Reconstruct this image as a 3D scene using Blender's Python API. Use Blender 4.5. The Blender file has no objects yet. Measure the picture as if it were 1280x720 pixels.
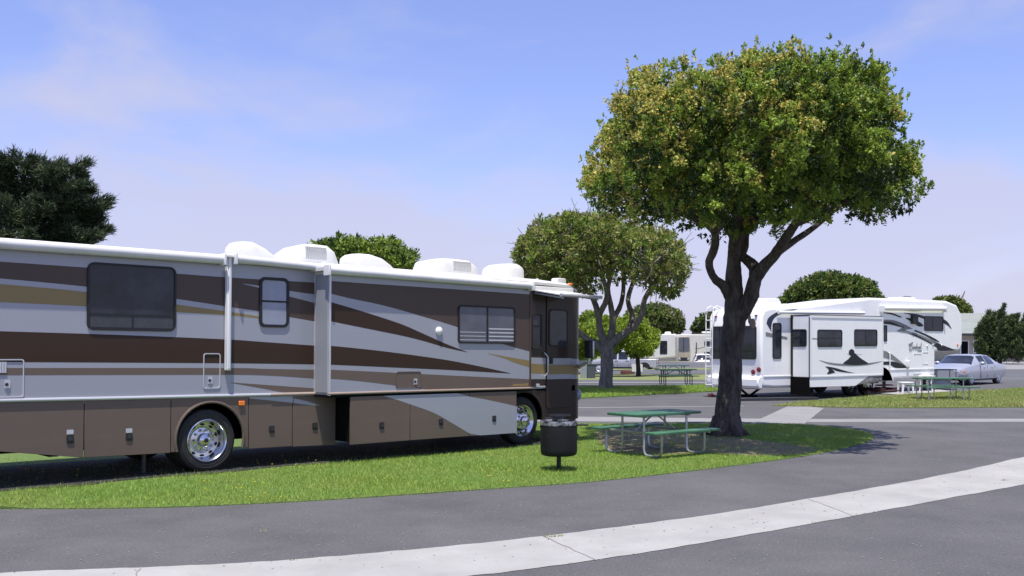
import bpy, bmesh, math, random
import numpy as np
from mathutils import Vector, Matrix, Euler
random.seed(7)
R = math.radians
sc = bpy.context.scene
COL = sc.collection
F = 1244.4          # focal length in photo pixels
HZ = 428.0          # horizon row of the photo
EYE = 2.0

# ------------------------------------------------------------------ helpers
def lin(c):
    return tuple(((x/255)/12.92 if x/255 <= .04045 else ((x/255+.055)/1.055)**2.4) for x in c)

def mat(name, col, rough=.6, metal=0., coat=0., noise=None, bump=None, spec=.5, noise2=None, stretch=None, col2=None, island=0., trans=0.):
    m = bpy.data.materials.new(name); m.use_nodes = True
    nt = m.node_tree; N = nt.nodes; L = nt.links
    b = N['Principled BSDF']
    b.inputs['Base Color'].default_value = (*col, 1)
    b.inputs['Roughness'].default_value = rough
    b.inputs['Metallic'].default_value = metal
    b.inputs['Coat Weight'].default_value = coat
    b.inputs['Coat Roughness'].default_value = .04
    b.inputs['Specular IOR Level'].default_value = spec
    tc = N.new('ShaderNodeTexCoord'); vec = tc.outputs['Object']
    if stretch:
        mp = N.new('ShaderNodeMapping'); mp.inputs['Scale'].default_value = stretch
        L.new(vec, mp.inputs['Vector']); vec = mp.outputs[0]
    cur = None
    def mixc(a, fac, c):
        mx = N.new('ShaderNodeMix'); mx.data_type = 'RGBA'
        if a is None: mx.inputs[6].default_value = (*col, 1)
        else: L.new(a, mx.inputs[6])
        if isinstance(c, tuple): mx.inputs[7].default_value = (*c, 1)
        L.new(fac, mx.inputs[0]); return mx.outputs[2]
    for q in (noise, noise2):
        if q:
            scale, amt = q[0], q[1]
            c2 = q[2] if len(q) > 2 else (col2 or tuple(max(0, x*(1-amt)) for x in col))
            n = N.new('ShaderNodeTexNoise'); n.inputs['Scale'].default_value = scale; n.inputs['Detail'].default_value = 6
            n.inputs['Roughness'].default_value = .65
            L.new(vec, n.inputs['Vector'])
            r = N.new('ShaderNodeValToRGB')
            lo, hi = q[3] if len(q) > 3 else (.35, .7)
            r.color_ramp.elements[0].position = lo; r.color_ramp.elements[1].position = hi
            L.new(n.outputs['Fac'], r.inputs['Fac'])
            cur = mixc(cur, r.outputs[0], c2)
    if island:
        g = N.new('ShaderNodeNewGeometry')
        hs = N.new('ShaderNodeHueSaturation')
        if cur is None: hs.inputs['Color'].default_value = (*col, 1)
        else: L.new(cur, hs.inputs['Color'])
        mr = N.new('ShaderNodeMapRange'); mr.inputs[3].default_value = 1-island; mr.inputs[4].default_value = 1+island
        L.new(g.outputs['Random Per Island'], mr.inputs[0]); L.new(mr.outputs[0], hs.inputs['Value'])
        mr2 = N.new('ShaderNodeMapRange'); mr2.inputs[3].default_value = .5-.02; mr2.inputs[4].default_value = .5+.02
        ml = N.new('ShaderNodeMath'); ml.operation = 'MULTIPLY'; ml.inputs[1].default_value = 7.31
        fr = N.new('ShaderNodeMath'); fr.operation = 'FRACT'
        L.new(g.outputs['Random Per Island'], ml.inputs[0]); L.new(ml.outputs[0], fr.inputs[0]); L.new(fr.outputs[0], mr2.inputs[0])
        L.new(mr2.outputs[0], hs.inputs['Hue'])
        cur = hs.outputs['Color']
    if cur is not None: L.new(cur, b.inputs['Base Color'])
    if bump:
        n = N.new('ShaderNodeTexNoise'); n.inputs['Scale'].default_value = bump[0]; n.inputs['Detail'].default_value = 5
        L.new(vec, n.inputs['Vector'])
        bp = N.new('ShaderNodeBump'); bp.inputs['Strength'].default_value = bump[1]
        bp.inputs['Distance'].default_value = bump[2] if len(bump) > 2 else .02
        L.new(n.outputs['Fac'], bp.inputs['Height']); L.new(bp.outputs[0], b.inputs['Normal'])
    if trans:
        t = N.new('ShaderNodeBsdfTranslucent'); mx = N.new('ShaderNodeMixShader'); mx.inputs[0].default_value = trans
        if cur is not None: L.new(cur, t.inputs['Color'])
        else: t.inputs['Color'].default_value = (*col, 1)
        out = N['Material Output']
        L.new(b.outputs[0], mx.inputs[1]); L.new(t.outputs[0], mx.inputs[2]); L.new(mx.outputs[0], out.inputs['Surface'])
    return m

class MB:
    """collects shapes, then links them as ONE mesh object"""
    def __init__(self): self.v = []; self.f = []; self.m = []
    def add(self, vs, fs, mi=0):
        o = len(self.v); self.v += [tuple(p) for p in vs]
        for f in fs: self.f.append([i+o for i in f]); self.m.append(mi)
        return self
    def box(self, x0, x1, y0, y1, z0, z1, mi=0, M=None):
        vs = [Vector((x, y, z)) for x in (x0, x1) for y in (y0, y1) for z in (z0, z1)]
        if M is not None: vs = [M @ p for p in vs]
        return self.add(vs, [(0,1,3,2),(4,6,7,5),(0,4,5,1),(2,3,7,6),(0,2,6,4),(1,5,7,3)], mi)
    def prism(self, poly, fn, a, b, mi=0):
        """poly: 2D points, fn(p, q, h)->3D, extruded from h=a to h=b"""
        n = len(poly)
        ar = sum(poly[i][0]*poly[(i+1) % n][1]-poly[(i+1) % n][0]*poly[i][1] for i in range(n))
        if ar < 0: poly = poly[::-1]
        vs = [fn(p[0], p[1], a) for p in poly]+[fn(p[0], p[1], b) for p in poly]
        fs = [list(range(n))[::-1], list(range(n, 2*n))]+[(i, (i+1) % n, n+(i+1) % n, n+i) for i in range(n)]
        return self.add(vs, fs, mi)
    def tube(self, pts, rad, n=8, mi=0, wob=0., flat=None):
        pts = [Vector(p) for p in pts]
        if not hasattr(rad, '__len__'): rad = [rad]*len(pts)
        up = Vector((0, 0, 1)); prev = None; vs = []
        for i, p in enumerate(pts):
            d = (pts[min(i+1, len(pts)-1)]-pts[max(i-1, 0)])
            if d.length < 1e-9: d = Vector((0, 0, 1))
            d.normalize()
            if prev is None:
                a = d.cross(up if abs(d.z) < .9 else Vector((1, 0, 0))).normalized()
            else:
                a = (prev-d*prev.dot(d)).normalized()
            prev = a; b = d.cross(a)
            for k in range(n):
                t = 2*math.pi*k/n
                r = rad[i]*(1+(random.random()-.5)*2*wob)
                vs.append(p+a*math.cos(t)*r+b*math.sin(t)*r)
        fs = [list(range(n))[::-1], list(range(len(vs)-n, len(vs)))]
        for i in range(len(pts)-1):
            for k in range(n):
                fs.append((i*n+k, i*n+(k+1) % n, (i+1)*n+(k+1) % n, (i+1)*n+k))
        return self.add(vs, fs, mi)
    def lathe(self, prof, n=32, M=None, mi=0, cap=True):
        """prof: list of (r, h) about local z"""
        M = M or Matrix(); vs = []; fs = []
        for r, h in prof:
            for k in range(n):
                t = 2*math.pi*k/n
                vs.append(M @ Vector((r*math.cos(t), r*math.sin(t), h)))
        for i in range(len(prof)-1):
            for k in range(n):
                fs.append((i*n+k, i*n+(k+1) % n, (i+1)*n+(k+1) % n, (i+1)*n+k))
        if cap: fs += [list(range(n))[::-1], list(range(len(vs)-n, len(vs)))]
        return self.add(vs, fs, mi)
    def ball(self, c, rad, nu=16, nv=8, mi=0):
        if not hasattr(rad, '__len__'): rad = (rad,)*3
        prof = [(max(1e-4, math.sin(math.pi*i/nv)), -math.cos(math.pi*i/nv)) for i in range(nv+1)]
        M = Matrix.Translation(c) @ Matrix.Diagonal((*rad, 1))
        return self.lathe(prof, nu, M, mi)
    def face(self, pts, want=None, mi=0):
        pts = [Vector(p) for p in pts]
        if want is not None:
            n = Vector((0, 0, 0))
            for i in range(len(pts)): n += pts[i].cross(pts[(i+1) % len(pts)])
            if n.dot(Vector(want)) < 0: pts = pts[::-1]
        return self.add(pts, [list(range(len(pts)))], mi)
    def build(self, name, mats, parent=None, bevel=0, seg=2, smooth=35):
        me = bpy.data.meshes.new(name); me.from_pydata(self.v, [], self.f)
        if not isinstance(mats, (list, tuple)): mats = [mats]
        for m in mats: me.materials.append(m)
        me.polygons.foreach_set('material_index', self.m)
        bm = bmesh.new(); bm.from_mesh(me); bmesh.ops.recalc_face_normals(bm, faces=[f for f in bm.faces if len(f.verts) < 400]) if parent is not None or True else None
        bm.to_mesh(me); bm.free()
        if smooth:
            me.polygons.foreach_set('use_smooth', [True]*len(me.polygons))
            me.set_sharp_from_angle(angle=R(smooth))
        me.update()
        o = bpy.data.objects.new(name, me); COL.objects.link(o)
        if parent is not None: o.parent = parent
        if bevel:
            md = o.modifiers.new('edge', 'BEVEL'); md.width = bevel; md.segments = seg; md.limit_method = 'ANGLE'; md.angle_limit = R(40)
        return o

def thing(name, label, cat, loc=(0, 0, 0), rot=(0, 0, 0), group=None):
    o = bpy.data.objects.new(name, None); COL.objects.link(o)
    o.empty_display_size = .3
    o.location = loc; o.rotation_euler = rot if hasattr(rot, '__len__') else (0, 0, rot)
    return tag(o, label, cat, group)
def tag(o, label, cat, group=None, kind=None):
    if label: o['label'] = label
    if cat: o['category'] = cat
    if group: o['group'] = group
    if kind: o['kind'] = kind
    return o
def part_label(o, label): o['label'] = label; return o
def world_mat(o):
    return Matrix.LocRotScale(o.location, o.rotation_euler, o.scale)
def copy_tree(o, parent=None):
    c = o.copy(); COL.objects.link(c)
    if parent is not None: c.parent = parent
    for ch in list(o.children): copy_tree(ch, c)
    return c

# terrain: level up to Y=44, then falling gently on the left-hand side
def terrain(X, Y):
    s = min(1, max(0, (16-X)/8))
    return -.0125*min(max(Y-44, 0), 90)*s
def G(px, py):
    """point of the ground seen at photo pixel (px, py)"""
    z = 0.
    for _ in range(12):
        Y = (EYE-z)*F/(py-HZ); X = (px-640)/F*Y; z = terrain(X, Y)
    return Vector((X, Y, z))
def at(px, Y, py=None):
    return Vector(((px-640)/F*Y, Y, EYE+(HZ-(py if py is not None else HZ))/F*Y))

def smooth_line(pts, n=6):
    """Catmull-Rom through 2D points"""
    if len(pts) < 3: return list(pts)
    out = []; P = [pts[0]]+list(pts)+[pts[-1]]
    for i in range(1, len(P)-2):
        p0, p1, p2, p3 = P[i-1], P[i], P[i+1], P[i+2]
        for k in range(n):
            t = k/n
            out.append(tuple(.5*(2*p1[j]+(p2[j]-p0[j])*t+(2*p0[j]-5*p1[j]+4*p2[j]-p3[j])*t*t+(3*p1[j]-p0[j]-3*p2[j]+p3[j])*t**3) for j in (0, 1)))
    out.append(tuple(pts[-1])); return out
def band(up, lo): return smooth_line(up)+smooth_line(lo)[::-1]
def rrect(x0, x1, z0, z1, r, n=5):
    r = min(r, (x1-x0)/2*.99, (z1-z0)/2*.99); out = []
    for cx, cz, a0 in ((x1-r, z1-r, 0), (x0+r, z1-r, 90), (x0+r, z0+r, 180), (x1-r, z0+r, 270)):
        for k in range(n+1):
            a = R(a0+90*k/n); out.append((cx+r*math.cos(a), cz+r*math.sin(a)))
    return out
def ring(mb, outer, inner, fn, a, b, mi=0):
    n = len(outer)
    vs = [fn(*p, a) for p in outer]+[fn(*p, a) for p in inner]+[fn(*p, b) for p in outer]+[fn(*p, b) for p in inner]
    fs = []
    for i in range(n):
        j = (i+1) % n
        fs += [(2*n+i, 2*n+j, 3*n+j, 3*n+i), (i, j, n+j, n+i), (i, j, 2*n+j, 2*n+i), (n+i, n+j, 3*n+j, 3*n+i)]
    mb.add(vs, fs, mi)

class Frame:
    """a vehicle's own axes: x forward, right side at -y; maps photo pixels onto its planes"""
    def __init__(self, o): self.o = o; self.M = world_mat(o); self.I = self.M.inverted()
    def ray(self, px, py):
        return self.I @ Vector((0, 0, EYE)), self.I.to_3x3() @ Vector(((px-640)/F, 1, (HZ-py)/F))
    def side(self, px, py, v=0.):
        o, d = self.ray(px, py); t = (-v-o.y)/d.y; p = o+d*t; return (p.x, p.z)
    def end(self, px, py, u):
        o, d = self.ray(px, py); t = (u-o.x)/d.x; p = o+d*t; return (p.y, p.z)
    def poly(self, pts, v=0.): return [self.side(*p, v) for p in pts]

# ------------------------------------------------------------------ render, camera, light
w = bpy.data.worlds.new('World'); sc.world = w; w.use_nodes = True
EL = 74.
hd = Vector((.08, 1, 0)).normalized()
sun_dir = Vector((hd.x*math.cos(R(EL)), hd.y*math.cos(R(EL)), -math.sin(R(EL))))
nt = w.node_tree; N = nt.nodes; L = nt.links
bg = N['Background']; bg.inputs['Strength'].default_value = .13
sky = N.new('ShaderNodeTexSky'); sky.sky_type = 'NISHITA'; sky.sun_disc = False
sky.sun_elevation = R(EL); sky.sun_rotation = math.atan2(-hd.x, -hd.y)
sky.air_density = 1.1; sky.dust_density = .6; sky.ozone_density = 2.5; sky.altitude = 0
tc = N.new('ShaderNodeTexCoord')
sep = N.new('ShaderNodeSeparateXYZ'); L.new(tc.outputs['Generated'], sep.inputs[0])
# thin high cloud: noise stretched along the horizon, thicker low down
mp = N.new('ShaderNodeMapping'); mp.inputs['Scale'].default_value = (1.6, 1.6, 4.2); mp.inputs['Location'].default_value = (.35, .1, .4)
L.new(tc.outputs['Generated'], mp.inputs[0])
nz = N.new('ShaderNodeTexNoise'); nz.inputs['Scale'].default_value = 2.0; nz.inputs['Detail'].default_value = 7; nz.inputs['Roughness'].default_value = .55
nz.inputs['Distortion'].default_value = .3
L.new(mp.outputs[0], nz.inputs['Vector'])
low = N.new('ShaderNodeMapRange'); low.inputs[1].default_value = .02; low.inputs[2].default_value = .36; low.inputs[3].default_value = .24; low.inputs[4].default_value = -.17
L.new(sep.outputs['Z'], low.inputs[0])
ad = N.new('ShaderNodeMath'); ad.operation = 'ADD'; L.new(nz.outputs['Fac'], ad.inputs[0]); L.new(low.outputs[0], ad.inputs[1])
cr = N.new('ShaderNodeMapRange'); cr.interpolation_type = 'SMOOTHSTEP'
cr.inputs[1].default_value = .40; cr.inputs[2].default_value = .72; cr.inputs[3].default_value = .10; cr.inputs[4].default_value = .80
L.new(ad.outputs[0], cr.inputs[0])
tint = N.new('ShaderNodeMix'); tint.data_type = 'RGBA'; tint.blend_type = 'MULTIPLY'; tint.inputs[0].default_value = 1.
L.new(sky.outputs[0], tint.inputs[6]); tint.inputs[7].default_value = (.84, .79, 1.10, 1)
mx = N.new('ShaderNodeMix'); mx.data_type = 'RGBA'; mx.clamp_result = False
L.new(cr.outputs[0], mx.inputs[0]); L.new(tint.outputs[2], mx.inputs[6]); mx.inputs[7].default_value = (3.42, 3.42, 4.45, 1)
L.new(mx.outputs[2], bg.inputs['Color'])

sl = bpy.data.lights.new('sun', 'SUN'); sl.energy = 4.6; sl.angle = R(.53); sl.color = (1, .95, .86)
so = bpy.data.objects.new('sun', sl); COL.objects.link(so)
so.rotation_euler = sun_dir.to_track_quat('-Z', 'Y').to_euler(); so.location = (0, 0, 30)

cd = bpy.data.cameras.new('camera'); cam = bpy.data.objects.new('camera', cd); COL.objects.link(cam)
cam.location = (0, 0, EYE); cam.rotation_euler = (R(90), 0, 0)
cd.lens = 35; cd.sensor_width = 36; cd.shift_y = (HZ-360)/1280; cd.clip_end = 6000; cd.clip_start = .1
sc.camera = cam
sc.view_settings.view_transform = 'Standard'; sc.view_settings.look = 'None'; sc.view_settings.exposure = .5; sc.view_settings.gamma = 1
sc.view_settings.use_curve_mapping = False
sc.render.engine = 'CYCLES'
sc.cycles.max_bounces = 6; sc.cycles.transparent_max_bounces = 6; sc.cycles.use_denoising = True

# ------------------------------------------------------------------ materials
M_asph = mat('asphalt', (.094, .092, .094), .9, noise=(.55, .3, (.062, .061, .064), (.36, .66)), noise2=(34, .5, (.19, .186, .18), (.53, .80)), bump=(70, .7, .012))
M_asph2 = mat('asphalt_far', (.1, .1, .105), .9, noise=(.3, .25), noise2=(90, .4, (.17, .17, .17), (.6, .8)))
M_conc = mat('concrete', (.345, .338, .322), .85, noise=(1.1, .24), noise2=(45, .25, (.28, .275, .26), (.5, .8)), bump=(90, .25, .006))
M_conc2 = mat('concrete_dull', (.27, .266, .26), .88, noise=(1.2, .25), noise2=(50, .3))
M_joint = mat('joint', (.22, .21, .195), .95)
M_coachshade = mat('coach_shade', (.022, .021, .02), .95, noise=(3, .4), noise2=(40, .4, (.05, .045, .035), (.55, .8)), bump=(40, .5, .03))  # near-black colour painting the coach's shadow onto the lawn
M_soil = mat('soil', (.20, .155, .105), .95, noise=(5, .4), noise2=(45, .5, (.30, .25, .17), (.5, .75)), bump=(40, .6, .03))
M_turf = mat('turf', (.11, .19, .032), .9, noise=(1.2, .35, (.15, .205, .045)), noise2=(30, .5, (.06, .10, .02), (.4, .7)), bump=(60, .7, .04))
M_turfdry = mat('turf_dry', (.165, .205, .055), .9, noise=(.5, .35, (.24, .225, .09)), noise2=(18, .5, (.10, .13, .03), (.4, .7)), bump=(40, .6, .04))
M_blade = mat('grass_blade', (.215, .36, .045), .6, island=.3, trans=.25, noise=(.7, .3, (.28, .36, .06)))
M_bladedry = mat('grass_blade_dry', (.21, .285, .06), .6, island=.35, trans=.2, noise=(.4, .3, (.29, .29, .095)))
M_yellow = mat('dandelion_yellow', (.75, .55, .03), .6)
M_white = mat('white_gelcoat', (.84, .84, .83), .35, coat=.3, noise=(2.5, .05))
M_whiteplastic = mat('white_plastic', (.74, .74, .73), .45)
M_roofw = mat('roof_white', (.66, .66, .64), .55, noise=(3, .14))
M_silver = mat('silver_paint', (.335, .345, .385), .38, metal=.12, coat=.3, noise=(40, .05))
M_brown = mat('brown_paint', (.043, .0245, .0155), .42, coat=.1, spec=.2, noise=(40, .1))
M_umber = mat('umber_paint', (.078, .054, .044), .4, coat=.15, spec=.25, noise=(40, .1))
M_taupe = mat('taupe_paint', (.148, .111, .089), .4, metal=.1, coat=.2, spec=.25, noise=(1.5, .08))
M_gold = mat('gold_paint', (.255, .19, .08), .4, metal=.1, coat=.12, spec=.3)
M_dkbrown = mat('cab_brown', (.03, .02, .0155), .35, coat=.15, spec=.3)
M_trim = mat('silver_trim', (.62, .62, .64), .35, metal=.5)
M_tantrim = mat('tan_trim', (.33, .25, .21), .4, coat=.3)
M_black = mat('black_rubber', (.012, .012, .013), .6)
M_tyre = mat('tyre_rubber', (.016, .016, .017), .75, noise=(14, .5, (.03, .029, .027)), bump=(50, .3, .006))
M_under = mat('chassis_black', (.006, .006, .006), .9, noise=(6, .4), spec=.1)
M_chrome = mat('chrome', (.70, .70, .72), .2, metal=1., noise=(9, .15))
M_hole = mat('wheel_hole', (.01, .01, .012), .7)
M_glass = mat('dark_glass', (.012, .014, .02), .04, spec=.38, noise=(1.6, .5, (.040, .048, .064), (.4, .75)))
M_glassb = mat('shaded_glass', (.29, .32, .40), .1, spec=.4, coat=.1, noise=(3, .2))
M_glass2 = mat('smoke_glass', (.05, .06, .07), .05, spec=.4, noise=(2.5, .45))
M_glassb2 = mat('blind_glass', (.11, .12, .15), .1, spec=.4, coat=.1, noise=(3, .3))
M_amber = mat('amber_lens', (.85, .20, .02), .25, coat=.5)
M_red = mat('red_lens', (.17, .012, .015), .25, coat=.5)
M_galv = mat('galvanised_steel', (.50, .51, .53), .4, metal=.75, noise=(12, .25))
M_darksteel = mat('dark_steel', (.06, .062, .068), .45, metal=.5, noise=(10, .4))
M_green = mat('green_boards', (.05, .15, .080), .45, noise=(7, .3), noise2=(2, .3, (.08, .22, .12), (.5, .8)))
M_shadegreen = mat('shaded_green_boards', (.02, .075, .05), .5, noise=(7, .3))  # darker copy of the green boards, tree shade put into the colour
M_drum = mat('black_drum', (.012, .012, .0125), .6, noise=(7, .3), noise2=(22, .5, (.22, .22, .23), (.66, .78)), stretch=(1, 1, .45), bump=(14, .2, .01), spec=.25)
M_rim = mat('worn_rim', (.42, .42, .43), .4, metal=.5, noise=(9, .9, (.02, .02, .02), (.42, .58)))
M_bark = mat('bark', (.105, .088, .074), .95, noise=(7, .6, (.025, .02, .017)), noise2=(3, .3, (.17, .145, .12), (.52, .75)), bump=(9, 1., .12), stretch=(1.6, 1.6, .45))
M_scar = mat('bare_wood', (.30, .22, .17), .9, noise=(12, .5))
M_bark2 = mat('pale_bark', (.27, .245, .215), .95, noise=(6, .5, (.12, .10, .09)), bump=(8, 1., .1), stretch=(1.6, 1.6, .5))
M_bark3 = mat('dark_bark', (.06, .045, .035), .95, noise=(6, .5), bump=(8, .8, .1))
def leafm(name, c, island=.35, trans=.36, rough=.45): return mat(name, c, rough, island=island, trans=trans, spec=.25)
M_leafA = leafm('leaf_green', (.125, .195, .034))
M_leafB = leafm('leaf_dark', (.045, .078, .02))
M_leafC = leafm('leaf_fresh', (.24, .335, .05))
M_leafY = leafm('leaf_new_growth', (.56, .50, .13), island=.25)
M_leafD = leafm('leaf_dull', (.215, .235, .068))
M_leafL = leafm('leaf_lime', (.25, .34, .036), trans=.35)
M_leafO = leafm('leaf_olive', (.26, .27, .07))
M_leafG = leafm('leaf_grey', (.18, .18, .125))
M_cyp = leafm('cypress_needles', (.042, .062, .030), trans=.1, rough=.7)
M_cyp2 = leafm('cypress_light', (.085, .11, .045), trans=.1, rough=.7)
M_jun = leafm('juniper_dark', (.045, .075, .03), trans=.1, rough=.7)
M_jun2 = leafm('juniper_light', (.13, .165, .055), trans=.1, rough=.7)
M_dec_dk = mat('decal_charcoal', (.02, .02, .024), .45, spec=.25)
M_dec_gr = mat('decal_grey', (.20, .20, .20), .45, spec=.25)
M_dec_bl = mat('decal_navy', (.028, .033, .06), .45, spec=.3)
M_carblue = mat('car_blue_silver', (.40, .415, .46), .32, metal=.3, coat=.8)
M_carsilver = mat('car_silver', (.45, .46, .50), .35, metal=.3, coat=.6)
M_carwhite = mat('car_white', (.74, .75, .76), .3, coat=.6)
M_cream = mat('cream_gelcoat', (.56, .54, .48), .45, coat=.2, noise=(2, .08))
M_creamw = mat('cream_white', (.66, .65, .62), .45, coat=.2, noise=(2, .08))
M_beige = mat('beige_paint', (.38, .33, .25), .4, coat=.3, noise=(2, .2))
M_wall = mat('tan_stucco', (.42, .38, .32), .9, noise=(2, .15), bump=(60, .3, .01))
M_brickred = mat('brick', (.20, .075, .05), .9, noise=(9, .4))
M_pedestal = mat('grey_green_box', (.055, .068, .075), .6)
M_pink = mat('red_rag', (.60, .20, .16), .8, noise=(8, .3))
M_maroon = mat('maroon_carpet', (.07, .028, .032), .95, noise=(30, .4))
M_ventgrey = mat('vent_grey', (.46, .46, .46), .5)
M_greybin = mat('grey_bin', (.28, .29, .32), .5)
M_signw = mat('sign_white', (.75, .75, .74), .5)
M_goldtext = mat('gold_lettering', (.75, .45, .10), .4)
# ------------------------------------------------------------------ ground
def sheet(name, pts, mats, off, kind='structure', hfun=None, cuts=True, skirt=0., label=None, cat=None):
    """a flat-lying polygon that follows the terrain (or hfun) plus an offset"""
    bm = bmesh.new(); f = bm.faces.new([bm.verts.new((p[0], p[1], 0)) for p in pts])
    if f.normal.z < 0: f.normal_flip()
    bm.normal_update()
    if f.normal.z < 0: f.normal_flip()
    if skirt:
        vs = list(f.verts); lo = [bm.verts.new((v.co.x, v.co.y, -9)) for v in vs]
        for i in range(len(vs)):
            j = (i+1) % len(vs); bm.faces.new((vs[i], lo[i], lo[j], vs[j]))
    planes = []
    if hfun is None and cuts:
        planes = [((x, 0, 0), (1, 0, 0)) for x in (8, 10, 12, 14, 16)]+[((0, y, 0), (0, 1, 0)) for y in (44, 60, 75, 90, 105, 120, 134)]
    elif hfun is not None:
        nv = Vector((MH_D.y, -MH_D.x, 0))
        planes = [(tuple(MH_O+MH_D*u), tuple(MH_D)) for u in (-4, -2.6, -1, 1, 3, 5, 6.6)]+[(tuple(MH_O+nv*v), tuple(nv)) for v in (.3, .6, .9, 1.2)]
    for co, no in planes:
        g = list(bm.verts)+list(bm.edges)+list(bm.faces)
        bmesh.ops.bisect_plane(bm, geom=g, plane_co=co, plane_no=no, dist=1e-5)
    for v in bm.verts:
        base = (hfun or terrain)(v.co.x, v.co.y)
        v.co.z = (base+off) if v.co.z > -5 else -.06+terrain(v.co.x, v.co.y)
    me = bpy.data.meshes.new(name); bm.to_mesh(me); bm.free()
    for m in (mats if isinstance(mats, list) else [mats]): me.materials.append(m)
    o = bpy.data.objects.new(name, me); COL.objects.link(o)
    return tag(o, label, cat, None, kind)

# the motorhome's ground line carries the lawn's slope
MH_YAW = math.atan2(1244, 1290)
MH_O = Vector((0, 0, 0)); MH_O.y = (EYE-.075)*F/162; MH_O.x = -380/F*MH_O.y
MH_D = Vector((math.cos(MH_YAW), math.sin(MH_YAW), 0))
def lawn_h(X, Y):
    u = (X-MH_O.x)*MH_D.x+(Y-MH_O.y)*MH_D.y
    v = (X-MH_O.x)*MH_D.y-(Y-MH_O.y)*MH_D.x
    return .012+(min(.1, max(.012, .075-.0095*u))-.012)*min(1, max(0, (1.2-v)/.9))

sheet('ground', [(-1500, -60), (1500, -60), (1500, 2500), (-1500, 2500)], M_turfdry, -.05)
sheet('road', [(-70, -3), (90, -3), (90, 52), (-70, 52)], M_asph, 0)
def gp(px, py): p = G(px, py); return (p.x, p.y)

front = smooth_line([(-320, 632), (-120, 636), (0, 636.5), (170, 635.5), (300, 631), (430, 624), (600, 612.5), (740, 602.5), (860, 589.5), (985, 573.5), (1040, 564), (1078, 554.5), (1091, 546), (1075, 539), (1030, 533), (985, 530.5)], 4)
LAWN = [gp(*p) for p in front]
LAWN += [gp(860, 530), gp(720, 530)]+[(-4, 25.6), (-16, 27), (-20, 20)]
sheet('lawn', LAWN, M_turf, 0, hfun=lawn_h, skirt=1)
# concrete valley gutter curving through the foreground
gu = smooth_line([(-260, 735), (0, 716.5), (170, 710), (320, 703), (480, 690.5), (640, 675), (800, 655.5), (900, 642), (1000, 625.5), (1120, 605), (1200, 589.5), (1280, 571.5), (1400, 547)], 5)
def rough(pts, k):
    return [(x, y+.35*math.sin(x*.11+k)*math.sin(x*.037+2*k)+random.uniform(-.12, .12)) for x, y in pts]
gl = smooth_line([(60, 790), (300, 755), (480, 732), (640, 714.5), (800, 692), (900, 675), (1000, 657.5), (1120, 635.5), (1200, 620.5), (1280, 606), (1400, 584)], 5)
def dense(pts): return [(pts[i][0]+(pts[i+1][0]-pts[i][0])*k/4, pts[i][1]+(pts[i+1][1]-pts[i][1])*k/4) for i in range(len(pts)-1) for k in range(4)]
sheet('gutter_strip', [gp(*p) for p in rough(dense(gu), 1)]+[gp(*p) for p in rough(dense(gl), 2)][::-1], M_conc, .005)
for a, b in (((680, 671.5), (746, 701.5)), ((1010, 624), (1068, 646)), ((176, 709.8), (168, 724))):
    p, q = Vector(gp(*a)), Vector(gp(*b)); n = (q-p).normalized(); n = Vector((-n.y, n.x))*.005
    ln = [p.lerp(q, k/8)+n*random.uniform(-2.5, 2.5)*(0 < k < 8) for k in range(9)]
    sheet('gutter_joint', [a_-n*random.uniform(.6, 1.3) for a_ in ln]+[a_+n*random.uniform(.6, 1.3) for a_ in ln][::-1], M_joint, .009)
# far kerb strip behind the lawn
ku = [(-100, 519.5), (725, 521), (890, 523), (1010, 524), (1280, 523.5), (1500, 523)]
kl = [(-100, 527), (725, 527), (890, 528), (1010, 528), (1280, 527.5), (1500, 527)]
sheet('kerb_strip', [gp(*p) for p in ku]+[gp(*p) for p in kl][::-1], M_conc2, .005)
sheet('concrete_apron', [gp(*p) for p in ((938, 529.5), (1006, 530), (1030, 510.5), (1012, 508.6), (984, 508.4))], M_conc2, .010)
sheet('asphalt_seam', [gp(*p) for p in ((720, 509.4), (930, 507.4), (930, 508), (720, 510.2))], M_conc2, .005)
RL = [gp(*p) for p in smooth_line([(966, 507.6), (1010, 508.5), (1060, 509.8), (1120, 510.3), (1280, 509.5), (1500, 508)], 4)]
RLb = [gp(*p) for p in [(1500, 482), (1280, 486), (1180, 491.5), (1090, 496.5), (1040, 500), (985, 505)]]
sheet('right_lawn', RL+RLb, M_turfdry, .03, skirt=1)
sheet('patio_slab', [gp(*p) for p in ((1082, 494.5), (1100, 496.6), (1192, 490.5), (1172, 488.2))], M_conc, .05)
ML = [gp(*p) for p in ((560, 503), (725, 498.5), (840, 492.5), (897, 489.3), (905, 486), (890, 482.5), (840, 484), (725, 484.6), (560, 486))]
sheet('mid_lawn', ML, M_turf, .03, skirt=1)
# strips further back, left of the trailer
def strip(name, y0, y1, m, off, x0=640, x1=960):
    n = 6
    a = [gp(x0+(x1-x0)*i/n, y0) for i in range(n+1)]; b = [gp(x0+(x1-x0)*i/n, y1) for i in range(n+1)]
    return sheet(name, a+b[::-1], m, off)
strip('far_road', 482, 475.5, M_asph2, .02)
strip('far_lane_line', 480.2, 479.2, M_conc2, .045)
strip('far_lawn', 475.5, 467.6, M_turfdry, .03)
strip('far_lane', 468.6, 463, M_asph2, .06)
strip('far_verge', 463, 460.6, M_turfdry, .05)
strip('far_parking', 460.6, 453, M_asph2, .03)
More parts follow.
